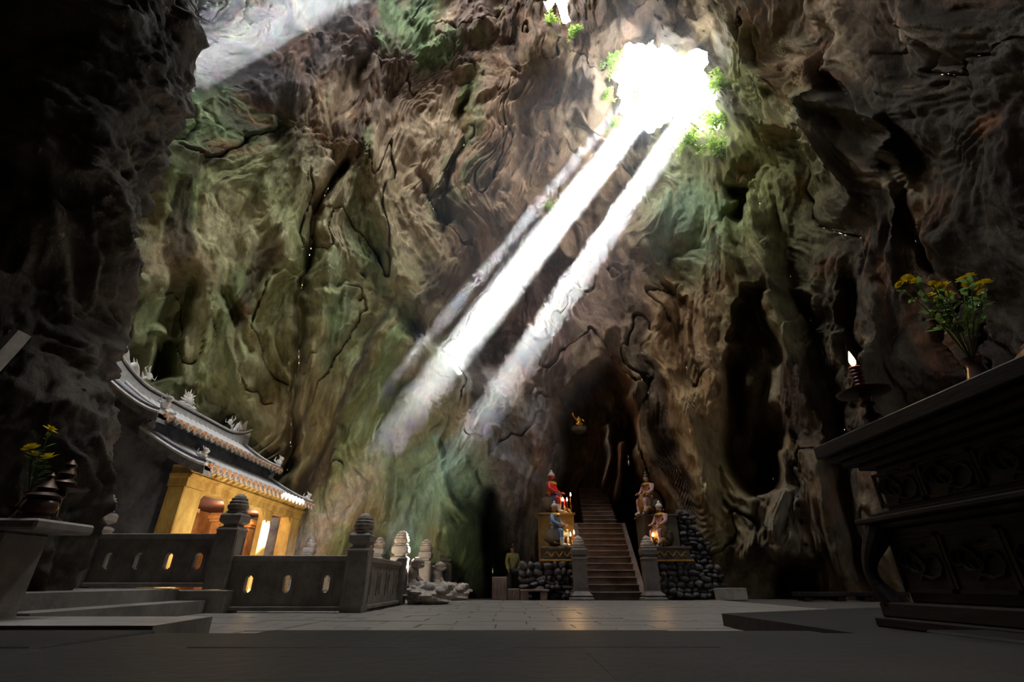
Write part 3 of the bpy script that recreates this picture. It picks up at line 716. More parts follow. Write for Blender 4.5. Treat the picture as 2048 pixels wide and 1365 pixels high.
m = MB(); m.box(TX - .44, TX + .04, TY0 - .03, TY1 + .03, 2.88, 3.06); tp_(m, 'frieze', M_OCHRE)
for i in range(24):
    y = TY0 + .12 + i * (TY1 - TY0 - .24) / 23
    m = MB(); m.prism([(TX + .04, 2.89), (TX + .24, 3.0), (TX + .24, 3.05), (TX + .04, 3.05)], 'y', y - .06, y + .06); tp_(m, 'bracket', M_OCHRE)
# inner row of piers with capitals, inner wall
for (a, b) in ((12.35, 12.75), (13.9, 14.3), (15.9, 16.3), (17.6, 18.0)):
    m = MB(); m.box(-9.45, -9.1, a, b, .2, 2.2); pr = tp_(m, 'inner_pier', M_ORANGE)
    m = MB(); m.box(-9.5, -9.04, a - .06, b + .06, 2.2, 2.28); m.box(-9.55, -8.98, a - .1, b + .1, 2.28, 2.38); m.box(-9.5, -9.04, a - .06, b + .06, 2.38, 2.46); m.build('capital', M_ORANGE, pr, smooth=False)
m = MB(); m.box(-10.5, -10.35, TY0 + .18, TY1 - .18, .2, 3.1); tp_(m, 'inner_wall', M_ORANGE)
M_SOFFIT = material('dark_red_ceiling', srgb(92, 48, 34), rough=0.7)
m = MB(); m.box(XB + .2, TX - .4, TY0 + .18, TY1 - .18, 2.62, 2.7); tp_(m, 'ceiling_board', M_SOFFIT)
# roofs
def roofshell(cv, y0, y1, th):
    m = MB(); m.prism(cv + [(x, z - th) for x, z in reversed(cv)], 'y', y0, y1); return m
for side in (0, 1):
    fl_ = (lambda c: c) if side == 0 else (lambda c: [(2 * XR - x, z) for x, z in c])
    tp_(roofshell(fl_(low_curve()), TY0 - .12, TY1 + .12, .09), 'lower_roof', M_ROOF, smooth=True)
    tp_(roofshell(fl_(up_curve()), TY0 - .3, TY1 + .0, .10), 'upper_roof', M_ROOF, smooth=True)
m = MB(); m.box(2 * XR + 9.3, -9.3, TY0 + .2, TY1 - .2, 3.9, 4.5); tp_(m, 'clerestory', M_GABLE)
def run(cv, y, dz): return [(x, y, z + dz) for x, z in cv]
NT = 25
lo_t = MB().tube([(p[0], 0, p[2]) for p in run(low_curve(6), 0, .02)], .06, 6).mesh('tile_row', M_WHITE)
up_t = MB().tube([(p[0], 0, p[2]) for p in run(up_curve(6), 0, .02)], .06, 6).mesh('tile_row', M_WHITE)
def inst(name, me, loc):
    o = bpy.data.objects.new(name, me); COL.objects.link(o); o.parent = TEMPLE; o.location = Vector(loc) - Vector(TEMPLE.location); return o
drip = MB().prism([(-.075, .07), (.075, .07), (.085, -.02), (.055, -.06), (.03, -.065), (0, -.115), (-.03, -.065), (-.055, -.06), (-.085, -.02)], 'x', -.012, .03).mesh('drip_tile', M_CREAM)
dripr = MB().prism([(-.05, .04), (.05, .04), (.055, -.02), (0, -.07), (-.055, -.02)], 'x', .03, .042).mesh('drip_tile_face', M_ROOF)
rnd = MB(); rnd.M = Matrix.Rotation(math.pi / 2, 4, 'Y'); rnd.lathe([(.055, -.02), (.062, .0), (.062, .05), (.03, .06)], 12); rnd = rnd.mesh('round_tile_end', M_TERRA)
for i in range(NT):
    y = TY0 + .05 + i * (TY1 - TY0 - .1) / (NT - 1)
    inst('tile_row', lo_t, (0, y, 0)); inst('round_tile_end', rnd, (-7.40, y, 3.05))
    inst('tile_row', up_t, (0, y - .1, 0)); inst('round_tile_end', rnd, (-8.83, y - .1, 4.30))
    if i < NT - 1:
        yy = y + (TY1 - TY0 - .1) / (NT - 1) / 2
        inst('drip_tile', drip, (-7.39, yy, 3.0)); inst('drip_tile_face', dripr, (-7.39, yy, 3.0)); inst('drip_tile', drip, (-8.82, yy - .1, 4.25)); inst('drip_tile_face', dripr, (-8.82, yy - .1, 4.25))
m = MB(); m.box(-7.5, -7.41, TY0 - .12, TY1 + .12, 3.03, 3.1); tp_(m, 'eave_band', M_WHITE)
m = MB(); m.box(-8.95, -8.84, TY0 - .3, TY1, 4.30, 4.37); tp_(m, 'eave_band', M_WHITE)
# verge ribs along the gable edges
for cv, yy, dz in ((low_curve(), TY0 - .1, .03), (low_curve(), TY0 + .28, .09), (up_curve(), TY0 - .28, .03), (up_curve(), TY0 + .02, .1), (up_curve(), TY0 + .3, .16)):
    m = MB(); m.tube(run(cv, yy, dz), .045, 6); tp_(m, 'verge_rib', M_WHITE, smooth=True)
    m = MB(); m.tube([(2 * XR - x, y, z) for x, y, z in run(cv, yy, dz)], .045, 6); tp_(m, 'verge_rib', M_WHITE, smooth=True)
for cv, y0, dz in ((low_curve(), TY0 - .1, .0), (up_curve(), TY0 - .28, .0)):
    m = MB(); m.prism([(x, z - .2) for x, z in cv] + [(x, z + .14) for x, z in reversed(cv)], 'y', y0, y0 + .4); tp_(m, 'verge_band', M_ROOF)
for cv, y0 in ((low_curve(), TY1 - .2), (up_curve(), TY1 - .3)):
    m = MB(); m.prism([(x, z) for x, z in cv] + [(x, z + .16) for x, z in reversed(cv)], 'y', y0, y0 + .3); tp_(m, 'verge_band', M_ROOF)
    m = MB(); m.tube(run(cv, y0 + .05, .17), .04, 6); tp_(m, 'verge_rib', M_WHITE, smooth=True)
# ridge: sweeps up at both ends
def rz_(y):
    t = abs((y - (TY0 + TY1) / 2 + .1) / ((TY1 - TY0) / 2 + .1)); return 5.5 + .42 * max(0, t - .55) ** 2 / .2
ys = [TY0 - .35 + i * (TY1 - TY0 + .4) / 24 for i in range(25)]
m = MB(); m.prism([(y, 5.12) for y in ys] + [(y, rz_(y)) for y in reversed(ys)], 'x', XR - .13, XR + .13); tp_(m, 'ridge', M_WHITE)
M_LINE = material('black_line', srgb(36, 36, 40), rough=0.6)
m = MB(); m.prism([(y, rz_(y) - .075) for y in ys] + [(y, rz_(y) - .035) for y in reversed(ys)], 'x', XR - .145, XR + .145); tp_(m, 'ridge_line', M_LINE)
m = MB(); m.prism([(y, rz_(y)) for y in ys] + [(y, rz_(y) + .05) for y in reversed(ys)], 'x', XR - .17, XR + .17); tp_(m, 'ridge_cap', M_WHITE)
def dragon(y0, d, z):
    """openwork dragon along the ridge, head towards +d"""
    m = MB(); pts = []; rad = []
    for i in range(40):
        t = i / 39; pts.append((XR, y0 + d * (.05 + 1.15 * t), z(y0 + d * 1.2 * t) + .16 + .12 * math.sin(t * 14) + .12 * (1 - t))); rad.append(.035 + .035 * math.sin(math.pi * min(1, t * 1.1)))
    m.tube(pts, rad, 8)
    b = tp_(m, 'ridge_dragon', M_WHITE, smooth=True)
    s = MB()
    for i in range(3, 38, 4):
        p = Vector(pts[i]); s.tube([p, p + Vector((0, -d * .03, .1)), p + Vector((0, -d * .09, .19))], [.03, .022, .005], 5)
        s.tube([p, p + Vector((0, d * .05, -.12)), (XR, p.y + d * .02, z(p.y) + .04)], [.025, .02, .03], 5)
    s.build('mane', M_WHITE, b)
    h = MB(); p = Vector(pts[-1]); lump(h, p + Vector((0, d * .08, .08)), .1, (.7, 1.2, .9), 4, .35, 12, 8)
    for sx in (-1, 1):
        h.tube([p + Vector((sx * .04, 0, .14)), p + Vector((sx * .07, -d * .08, .27)), p + Vector((sx * .05, -d * .02, .36))], [.022, .018, .004], 5)
        h.tube([p + Vector((sx * .03, d * .15, .06)), p + Vector((sx * .06, d * .27, .02)), p + Vector((sx * .08, d * .27, .16))], [.015, .012, .003], 5)
    h.build('head', M_WHITE, b)
    c = MB(); q = Vector(pts[0]); c.tube([q + Vector((0, -d * .1, -.05)), q + Vector((0, -d * .28, .12)), q + Vector((0, -d * .3, .36)), q + Vector((0, -d * .18, .52)), q + Vector((0, -d * .06, .56))], [.09, .085, .06, .04, .01], 8)
    c.tube([q + Vector((0, -d * .26, .3)), q + Vector((0, -d * .36, .46)), q + Vector((0, -d * .32, .6))], [.04, .03, .006], 6); c.build('tail', M_WHITE, b)
dragon(TY0 - .15, 1, rz_); dragon(TY1 - .0, -1, rz_)
ym = 14.75; z0 = rz_(ym) + .05
m = MB(); m.ball((XR, ym, z0 + .26), .13, 14, 10, (.7, 1, 1)); fs = tp_(m, 'flaming_pearl', M_WHITE, smooth=True)
f = MB()
for k in range(11):
    a = math.radians(-25 + 23 * k); c_, s_ = math.cos(a), math.sin(a); L = .3 + .1 * (k % 2)
    f.tube([(XR, ym + c_ * .1, z0 + .26 + s_ * .1), (XR, ym + c_ * .22 - s_ * .03, z0 + .26 + s_ * .22 + c_ * .03), (XR, ym + c_ * L, z0 + .26 + s_ * L)], [.05, .04, .005], 6)
f.build('flame_crest', M_WHITE, fs)
f = MB(); lump(f, (XR, ym, z0 + .06), .16, (.8, 1.6, .5), 2, .4); lump(f, (XR, ym + .36, z0 + .08), .1, (.8, 1.1, .9), 3, .4); lump(f, (XR, ym - .3, z0 + .06), .1, (.8, 1.1, .8), 5, .4); f.build('cloud_base', M_WHITE, fs)
def hip_beast(x, y, z, s=1.0):
    m = MB(); lump(m, (x, y, z + .1 * s), .12 * s, (1, .8, 1.1), 3, .3, 12, 9); lump(m, (x + .07 * s, y, z + .25 * s), .085 * s, (1.1, .9, .9), 4, .3, 12, 8)
    m.tube([(x - .06 * s, y, z + .1 * s), (x - .2 * s, y, z + .2 * s), (x - .16 * s, y, z + .34 * s)], [.05 * s, .035 * s, .01], 6)
    for sy in (-1, 1): m.tube([(x + .03 * s, y + sy * .04, z + .3 * s), (x - .03 * s, y + sy * .06, z + .4 * s)], [.025 * s, .005], 5)
    return tp_(m, 'hip_beast', M_WHITE, smooth=True)
for y in (TY0 + .05, TY1 - .1):
    hip_beast(-9.0, y, 4.52, 1.0); hip_beast(-7.65, y, 3.2, .85); hip_beast(-9.2, y + (.02 if y < 13 else -.02), 3.98, .8)

# warm lamps inside the porch
def lamp(loc, power, color=(1.0, .62, .28), r=.08, name='lamp_glow'):
    l = bpy.data.lights.new(name, 'POINT'); l.energy = power; l.color = color; l.shadow_soft_size = r
    o = bpy.data.objects.new(name, l); COL.objects.link(o); o.location = loc; return o
M_LANT = material('lantern_glow', srgb(230, 130, 40), srgb(150, 70, 20), rough=.4, emit=((1, .45, .08, 1), .7))
def lantern(label, x, y, z):
    t = thing('brass_lantern', label, 'lantern', (x, y, z), 0, 'lanterns inside the temple porch')
    m = MB(); m.lathe([(.05, 0), (.16, .03), (.17, .06), (.09, .1), (.09, .14)], 16); m.build('foot', M_GILT, t)
    m = MB(); m.lathe([(.12, .14), (.17, .2), (.18, .5), (.17, .78), (.12, .84)], 16, lobes=8, lob=.05); m.build('glass', M_LANT, t)
    m = MB(); m.lathe([(.19, .84), (.14, .92), (.05, .98), (.05, 1.04), (.01, 1.08)], 16); m.build('lid', M_GILT, t)
lantern('glowing orange lantern in the near bay of the temple porch', -9.9, 13.3, .22)
for y, pw in ((12.9, 5), (15.1, 30), (17.1, 36)): lamp((-8.75, y, 2.45), pw, (1.0, .66, .36))

# floodlight on the courtyard floor, aimed at the facade
t = thing('floodlight', 'small floodlight on the courtyard floor behind the balustrade', 'floodlight', (-3.75, 11.05, 0), 0)
m = MB(); m.box(-.12, .12, -.03, .03, 0, .02); m.box(-.13, -.11, -.02, .02, 0, .2); m.box(.11, .13, -.02, .02, 0, .2); m.build('bracket', M_BRONZE, t, smooth=False)
m = MB(); m.M = Matrix.Translation((0, 0, .2)) @ Matrix.Rotation(math.radians(42), 4, 'Z') @ Matrix.Rotation(math.radians(-62), 4, 'X'); m.box(-.11, .11, -.08, .08, -.06, .06, .01); m.build('housing', M_BRONZE, t, smooth=False)
l = bpy.data.lights.new('floodlight_beam', 'SPOT'); l.energy = 900; l.color = (1.0, .84, .62); l.spot_size = math.radians(130); l.spot_blend = .6; l.shadow_soft_size = .1
o = bpy.data.objects.new('floodlight_beam', l); COL.objects.link(o); o.location = (-3.83, 11.15, .34)
o.rotation_euler = (Vector((-6.6, 15.2, 1.1)) - Vector(o.location)).to_track_quat('-Z', 'Y').to_euler()
# ------------------------------------------------------------------ candles, flowers
def flame(t, z, s=1.0, power=3.0):
    m = MB(); m.lathe([(.004 * s, z), (.016 * s, z + .015 * s), (.02 * s, z + .035 * s), (.014 * s, z + .065 * s), (.005 * s, z + .095 * s), (.001, z + .11 * s)], 12)
    m.build('flame', M_FLAME, t)
    if power:
        l = lamp((t.location[0], t.location[1], t.location[2] + z + .06 * s), power, (1, .5, .16), .03 * s, 'candle_glow')
def mum(m_petal, c, r, n=3, tilt=None):
    """a chrysanthemum: rings of narrow petals"""
    c = Vector(c)
    R = Matrix.Rotation(random.uniform(-.5, .5), 3, 'X') @ Matrix.Rotation(random.uniform(-.5, .5), 3, 'Y')
    for ring in range(n):
        k = 16 - ring * 3; el = math.radians(8 + 30 * ring); L = r * (1 - .2 * ring)
        for i in range(k):
            a = 2 * math.pi * (i + .5 * ring) / k; d = R @ Vector((math.cos(a) * math.cos(el), math.sin(a) * math.cos(el), math.sin(el))); w = R @ Vector((-math.sin(a), math.cos(a), 0)) * r * .13
            tip = c + d * L; mid = c + d * L * .6 + Vector((0, 0, r * .06))
            m_petal._add([c, mid + w, tip, mid - w, c + Vector((0, 0, -.004))], [(0, 1, 2, 3), (4, 3, 2, 1)])
def leaf(m, p, d, L, w):
    p = Vector(p); d = Vector(d).normalized(); s = d.cross(Vector((0, 0, 1))); s = s.normalized() if s.length > .01 else Vector((1, 0, 0)); n = s.cross(d)
    m._add([p, p + d * L * .4 + s * w, p + d * L * .75 + s * w * .6 - n * L * .05, p + d * L - n * L * .12, p + d * L * .75 - s * w * .6 - n * L * .05, p + d * L * .4 - s * w, p + d * L * .4 + n * .004],
           [(0, 1, 6), (1, 2, 3, 6), (6, 3, 4, 5), (6, 5, 0)])
def bouquet(t, base, heads, stem_r=.005, r=.06, leaves=5, ll=.1):
    st_ = MB(); lf = MB()
    for h in heads:
        h = Vector(h); b = Vector(base); mid = b.lerp(h, .5) + Vector((random.uniform(-.02, .02), random.uniform(-.02, .02), .03))
        st_.tube([b, mid, h - Vector((0, 0, .01))], stem_r, 5)
        for i in range(leaves):
            k = random.uniform(.3, .92); p = b.lerp(mid, k * 2) if k < .5 else mid.lerp(h, k * 2 - 1)
            leaf(lf, p, (random.uniform(-1, 1), random.uniform(-1, 1), random.uniform(.1, .7)), ll * random.uniform(.6, 1.2), ll * .2)
        m = MB(); mum(m, h, r * random.uniform(.85, 1.15)); m.build('blossom', M_YELLOW, t, smooth=False)
    st_.build('stems', M_LEAF, t); lf.build('leaves', M_LEAF, t, smooth=False)

# ------------------------------------------------------------------ carved altar on the right
AX0, AX1, AY0, AY1, AZ = 3.38, 5.6, 1.2, 5.0, 0.14
t = thing('carved_altar', 'tall dark carved wooden altar table on the right', 'altar', ((AX0 + AX1) / 2, (AY0 + AY1) / 2, AZ))
def al(m, name, mat=M_WOOD, parent=None):
    o = m.build(name, mat, parent or t, smooth=False)
    if parent is None: o.location = -Vector(t.location)
    return o
def tier(z0, z1, g): m = MB(); m.box(AX0 - g, AX1 + g, AY0 - g, AY1 + g, z0, z1, .012); return m
al(tier(AZ, .22, .05), 'plinth'); al(tier(.22, .34, .0), 'foot_band')
al(tier(.34, .95, -.18), 'lower_body'); al(tier(.95, 1.0, -.08), 'waist_moulding'); al(tier(1.0, 1.05, .0), 'waist_moulding'); al(tier(1.05, 1.09, -.1), 'waist_moulding')
al(tier(1.09, 1.5, -.22), 'frieze'); al(tier(1.5, 1.55, -.12), 'cornice'); al(tier(1.55, 1.61, -.03), 'cornice'); al(tier(1.61, 1.67, .04), 'cornice'); al(tier(1.67, 1.8, .12), 'table_top')
for i in range(6):     # carved panels along the side
    y0 = AY0 + .26 + i * .565
    for (za, zb, x) in ((.42, .88, AX0 + .18), (1.14, 1.45, AX0 + .22)):
        m = MB(); m.box(x - .02, x, y0, y0 + .55, za, za + .03); m.box(x - .02, x, y0, y0 + .55, zb - .03, zb); m.box(x - .02, x, y0, y0 + .03, za, zb); m.box(x - .02, x, y0 + .52, y0 + .55, za, zb)
        pf = al(m, 'carved_panel')
        c = MB(); cy_, cz = y0 + .275, (za + zb) / 2
        for q in range(3):
            pts = [(x - .02, cy_ + (.03 + .055 * k / 3) * math.cos(k * .7 + q * 2.1) + (q - 1) * .13, cz + (.02 + .045 * k / 3) * math.sin(k * .7 + q * 2.1)) for k in range(10)]
            c.tube(pts, .016, 5)
        c.build('carving', M_WOOD, pf)
for (x, y) in ((AX0 - .02, AY1 + .02), (AX0 - .02, AY0)):
    kz = [i / 16 for i in range(17)]
    m = MB(); m.tube([(x + .1 + .07 * math.sin(k * 5.2 + 2.2), y - .1 - .07 * math.sin(k * 5.2 + 2.2), .97 - .8 * k) for k in kz], [.085 + .03 * math.cos(k * 6.3) for k in kz], 12); al(m, 'cabriole_leg')
def candlestick(label, loc, s=1.0, power=8.0, cat='candlestick'):
    t = thing('candlestick', label, cat, loc)
    m = MB(); m.lathe([(.10 * s, 0), (.105 * s, .02 * s), (.075 * s, .06 * s), (.05 * s, .1 * s), (.07 * s, .125 * s), (.04 * s, .15 * s), (.035 * s, .2 * s), (.06 * s, .225 * s), (.035 * s, .25 * s), (.045 * s, .29 * s), (.1 * s, .3 * s)], 20); m.build('stem', M_BRONZE, t)
    m = MB(); m.lathe([(.04 * s, .295 * s), (.15 * s, .305 * s), (.2 * s, .325 * s), (.205 * s, .34 * s), (.19 * s, .338 * s), (.05 * s, .325 * s)], 28); m.build('drip_dish', M_BRONZE, t)
    prof = []; z = .325
    for k in range(8): prof += [(.042, z), (.05, z + .012), (.042, z + .024)]; z += .033
    m = MB(); m.lathe([(r * s, q * s) for r, q in prof], 16); m.build('candle', M_WAX, t)
    flame(t, z * s, s * 1.3, power); return t
candlestick('tall bronze candlestick with one lit candle on the right altar', (3.50, 4.45, 1.8), 1.15, 9)
t = thing('flower_vase', 'dark vase of yellow chrysanthemums on the right altar', 'vase', (3.78, 3.55, 1.8))
m = MB(); m.lathe([(.06, 0), (.09, .02), (.1, .08), (.085, .18), (.06, .25), (.055, .3), (.075, .34), (.06, .335)], 20); m.build('vase_body', M_CLAY, t)
heads = []
for (px, py) in ((1800, 570), (1815, 558), (1832, 563), (1865, 568), (1880, 575), (1892, 570), (1860, 592), (1875, 598), (1895, 590), (1925, 560), (1940, 552), (1958, 572), (1972, 565), (1965, 585), (1935, 568)):
    heads.append(at(px, py, Y=3.55 + random.uniform(-.15, .15)) - Vector((3.78, 3.55, 1.8)))
bouquet(t, (0, 0, .3), heads, .005, .055, 7, .12)
t = thing('offering_jar', 'yellow offering jar at the right edge of the altar', 'jar', (3.92, 3.2, 1.8))
m = MB(); m.lathe([(.09, 0), (.12, .03), (.14, .12), (.12, .22), (.08, .26)], 20, lobes=10, lob=.06); m.build('jar_body', material('yellow_glaze', srgb(150, 110, 30), srgb(100, 64, 20), rough=.4), t)
m = MB(); m.lathe([(.085, .26), (.07, .3), (.02, .33), (.025, .35), (.005, .37)], 16); m.build('lid', M_CLAY, t)

# ------------------------------------------------------------------ small altar shelf on the left
t = thing('stone_shelf', 'grey stone offering shelf against the rock pillar on the left', 'shelf', (-4.75, 4.6, .2))
m = MB(); m.box(-.95, .72, -.32, .32, .70, .79, .02); m.build('top_slab', M_STONE, t, smooth=False)
m = MB(); m.box(-.8, -.5, -.25, .25, 0, .70, .02); m.build('support', M_STONE, t, smooth=False)
m = MB(); m.box(.1, .38, -.22, .25, 0, .70, .02); m.build('support', M_STONE, t, smooth=False)
SZ = .99
def pot(name, label, cat, x, y, prof, mat, lid=None):
    t = thing(name, label, cat, (x, y, SZ)); m = MB(); m.lathe(prof, 24); m.build('bowl', mat, t)
    if lid: m = MB(); m.lathe(lid, 24); m.build('lid', M_BRONZE, t)
    return t
pot('incense_urn', 'brown incense urn with lid and pale base on the left shelf', 'urn', -4.22, 4.45, [(.10, 0), (.105, .03), (.09, .045), (.12, .06), (.135, .11), (.12, .16), (.09, .18)], M_CLAY, [(.13, .18), (.135, .2), (.08, .235), (.06, .25), (.085, .27), (.05, .31), (.02, .36), (.03, .38), (.004, .41)])
pot('offering_bowl', 'squat brown offering bowl left of the incense urn', 'bowl', -4.52, 4.42, [(.06, 0), (.07, .02), (.10, .05), (.12, .10), (.125, .11), (.09, .105), (.05, .08)], M_CLAY)
pot('offering_bowl', 'wide shallow bowl at the left end of the shelf', 'bowl', -4.95, 4.42, [(.08, 0), (.09, .02), (.15, .06), (.18, .11), (.17, .11), (.1, .08)], M_CLAY)
t = thing('offering_stand', 'dark round offering stand behind the incense urn', 'stand', (-4.3, 4.68, SZ))
m = MB(); m.lathe([(.1, 0), (.11, .02), (.05, .06), (.04, .2), (.06, .24), (.05, .28), (.2, .3), (.21, .32), (.19, .32)], 24); m.build('stand_dish', M_BRONZE, t)
m = MB(); m.lathe([(.08, .32), (.1, .36), (.06, .4), (.075, .44), (.04, .5), (.05, .53), (.01, .58)], 20); m.build('cone_offering', M_BRONZE, t)
t = thing('flower_vase', 'small dark vase with four yellow chrysanthemums on the left shelf', 'vase', (-4.62, 4.72, SZ))
m = MB(); m.lathe([(.05, 0), (.07, .03), (.075, .12), (.045, .2), (.04, .25), (.055, .28)], 18); m.build('vase_body', M_CLAY, t)
heads = [at(px, py, Y=4.72) - Vector((-4.62, 4.72, SZ)) for px, py in ((99, 861), (62, 897), (68, 911), (97, 917))]
bouquet(t, (0, 0, .25), heads, .006, .085, 12, .1)
t = thing('shrine_eave', 'pale upturned stone eave end at the left edge', 'eave', (-5.25, 4.4, 2.42)); t.scale = (.62, .62, .62)
m = MB(); m.prism([(-.45, -.5), (-.2, -.35), (.02, .0), (.16, .40), (.24, .66), (.15, .70), (.04, .5), (-.12, .2), (-.3, -.1), (-.5, -.25)], 'y', -.12, .12); m.build('eave_tip', M_WHITE, t, smooth=False)
for k, (x, z) in enumerate(((.16, .58), (.08, .42))):
    m = MB(); m.box(x - .14, x - .06, -.135, .135, z - .02, z + .08); m.build('fret_block', M_CLAY, t, smooth=False)
# ------------------------------------------------------------------ stairs into the recess
SY = 17.55
t = thing('stone_stairs', 'steep worn stone stairs climbing into the dark recess', 'stairs', (3.35, SY, 0))
def sx_(y): k = (y - SY) * .085; return 2.45 + k, 4.2 + k
y, z = SY, 0.0
for k in range(22):
    h = .222 if k < 12 else .2; d = .29 if k < 12 else .33
    x0, x1 = sx_(y)
    if k >= 12: x0 += .25; x1 -= .12
    m = MB(); m.box(x0, x1, y, y + d + .05, max(0, z - .3), z + h - .045); m.box(x0 - .02, x1 + .02, y - .035, y + d + .02, z + h - .045, z + h, .012)
    o = m.build('step', M_STEP, t, smooth=False); o.location = -Vector(t.location)
    z += h; y += d
    if k == 11: y += .25
for side, dx in ((0, -.2), (1, .0)):      # sloping cheek walls
    xa = (lambda q: sx_(q)[side] + dx)
    m = MB(); vs = []
    for (q, zz) in ((SY + .1, 0), (SY + .1, .2), (SY + 3.5, 2.7), (SY + 3.5, 0)):
        vs += [(xa(q), q, zz), (xa(q) + .2, q, zz)]
    m._add(vs, [(0, 2, 4, 6), (1, 7, 5, 3), (0, 1, 3, 2), (2, 3, 5, 4), (4, 5, 7, 6), (0, 6, 7, 1)])
    o = m.build('cheek_wall', M_STEP, t, smooth=False); o.location = -Vector(t.location)
def newel(label, x, y):
    t = thing('stair_post', label, 'post', (x, y, 0), 0, 'stone posts at the foot of the stairs')
    m = MB(); m.sq([(.36, 0), (.36, .05), (.30, .1), (.33, .13), (.24, .22), (.215, .25)]); m.build('flared_foot', M_DKSTN2, t, smooth=False)
    m = MB(); m.sq([(.215, .25), (.215, 1.16)]); sh = m.build('shaft', M_DKSTN2, t, smooth=False)
    m = MB(); m.box(-.15, .15, -.225, -.214, .35, 1.08); m.build('panel_frame', M_DKSTN2, sh, smooth=False)
    m = MB(); m.sq([(.235, 1.16), (.24, 1.2), (.2, 1.24), (.17, 1.27), (.24, 1.31), (.25, 1.45), (.22, 1.5)]); m.build('cap_block', M_DKSTN2, t, smooth=False)
    m = MB(); m.lathe([(.2, 1.5), (.235, 1.53), (.2, 1.55), (.22, 1.6), (.21, 1.65), (.16, 1.68), (.18, 1.7), (.16, 1.75), (.11, 1.77), (.13, 1.79), (.09, 1.85), (.02, 1.9)], 24, lobes=8, lob=.06); m.build('lotus_finial', M_FINIAL, t)
M_DKSTN2 = material('grey_post_stone', srgb(104, 96, 90), srgb(72, 66, 62), rough=.6, scale=3, bump=.25, bscale=30)
newel('grey stone post left of the foot of the stairs', 2.2, 17.12)
newel('grey stone post right of the foot of the stairs', 4.48, 17.12)

# pedestals
def pedestal(label, x0, x1, y0, y1, z0, z1, mat, relief=True):
    t = thing('statue_pedestal', label, 'pedestal', ((x0 + x1) / 2, (y0 + y1) / 2, z0)); w, d, h = (x1 - x0) / 2, (y1 - y0) / 2, z1 - z0
    m = MB(); m.box(-w, w, -d, d, .06, h - .06, .01); m.build('die', mat, t, smooth=False)
    m = MB(); m.box(-w - .06, w + .06, -d - .06, d, h - .07, h, .012); m.build('top_slab', mat, t, smooth=False)
    m = MB(); m.box(-w - .08, w + .08, -d - .08, d, 0, .06, .01); m.build('gilded_edge', M_GILT if relief else mat, t, smooth=False)
    if relief:
        m = MB(); m.tube([(-w * .8 + i * w * 1.6 / 24, -d - .005, h * .5 + .07 * math.sin(i * .9)) for i in range(25)], .035, 6)
        for i in range(5): m.ball((-w * .75 + i * w * .37, -d, h * .34 + .05 * (i % 2)), .05, 8, 6, (1, .5, .8))
        m.build('dragon_relief', M_PED, t)
    return t
pedestal('low relief pedestal left of the stairs carrying the blue statue', 1.02, 2.16, 17.55, 18.3, 1.12, 1.58, M_PEDDK)
pedestal('low relief pedestal right of the stairs carrying the pink statue', 4.78, 6.0, 17.5, 18.3, 1.12, 1.58, M_PEDDK)
pedestal('tall ochre pedestal left of the stairs behind the blue statue', .98, 2.26, 18.38, 19.4, 0, 2.77, M_PED, False)
pedestal('tall dark pedestal right of the stairs behind the pink statue', 4.75, 6.0, 18.36, 19.4, 0, 2.72, M_PEDDK, False)
# rubble walls built of single stones
def stone_mesh(seed):
    m = MB(); m.ball((0, 0, 0), .5, 8, 6); v = np.array(m.v); v = np.sign(v) * np.abs(v * 2) ** .75 * .5
    v *= (1 + .35 * fbm(v * 2.2 + seed * 9.1, 3, seed % 3))[:, None]; m.v = [tuple(p) for p in v]; return m.mesh('rubble_stone', M_RUBBLE, ang=60)
SM = [stone_mesh(i) for i in range(7)]
def rubble(label, x0, x1, yf, z0, z1, s, depth=.75, cut=0.0):
    t = thing('rubble_wall', label, 'wall', ((x0 + x1) / 2, yf + depth / 2, z0))
    m = MB(); m.prism([(x0, z0), (x1 - .05, z0), (x1 - cut - .1, z1 - .05), (x0, z1 - .05)], 'y', yf + .12, yf + depth); o = m.build('core', M_JOINT, t, smooth=False); o.location = -Vector(t.location)
    z = z0
    while z < z1 - .04:
        h = s * random.uniform(.6, 1.1); x = x0 - random.uniform(0, s * .3)
        while x < x1 - .05 - cut * (z - z0) / (z1 - z0):
            w = s * random.uniform(.7, 2.0); o = bpy.data.objects.new('rubble_stone', random.choice(SM)); COL.objects.link(o); o.parent = t
            o.location = Vector((x + w / 2, yf + .1 + random.uniform(-.1, .06), z + h / 2 + random.uniform(-.03, .03))) - Vector(t.location)
            o.scale = (w * 1.0, .3, h * 1.05); o.rotation_euler = (random.uniform(-.4, .4), random.uniform(-.35, .35), random.uniform(-.2, .2)); x += w * .96
        z += h * .93
    return t
rubble('dark rubble stone wall left of the stair post', .25, 2.16, 17.55, 0, 1.1, .2)
rubble('grey rubble stone wall right of the stair post', 4.74, 6.5, 17.55, 0, 1.1, .2, cut=.5)
rubble('fine rubble wall behind the pink statue', 6.06, 7.5, 18.45, 0, 2.8, .19, cut=1.0)

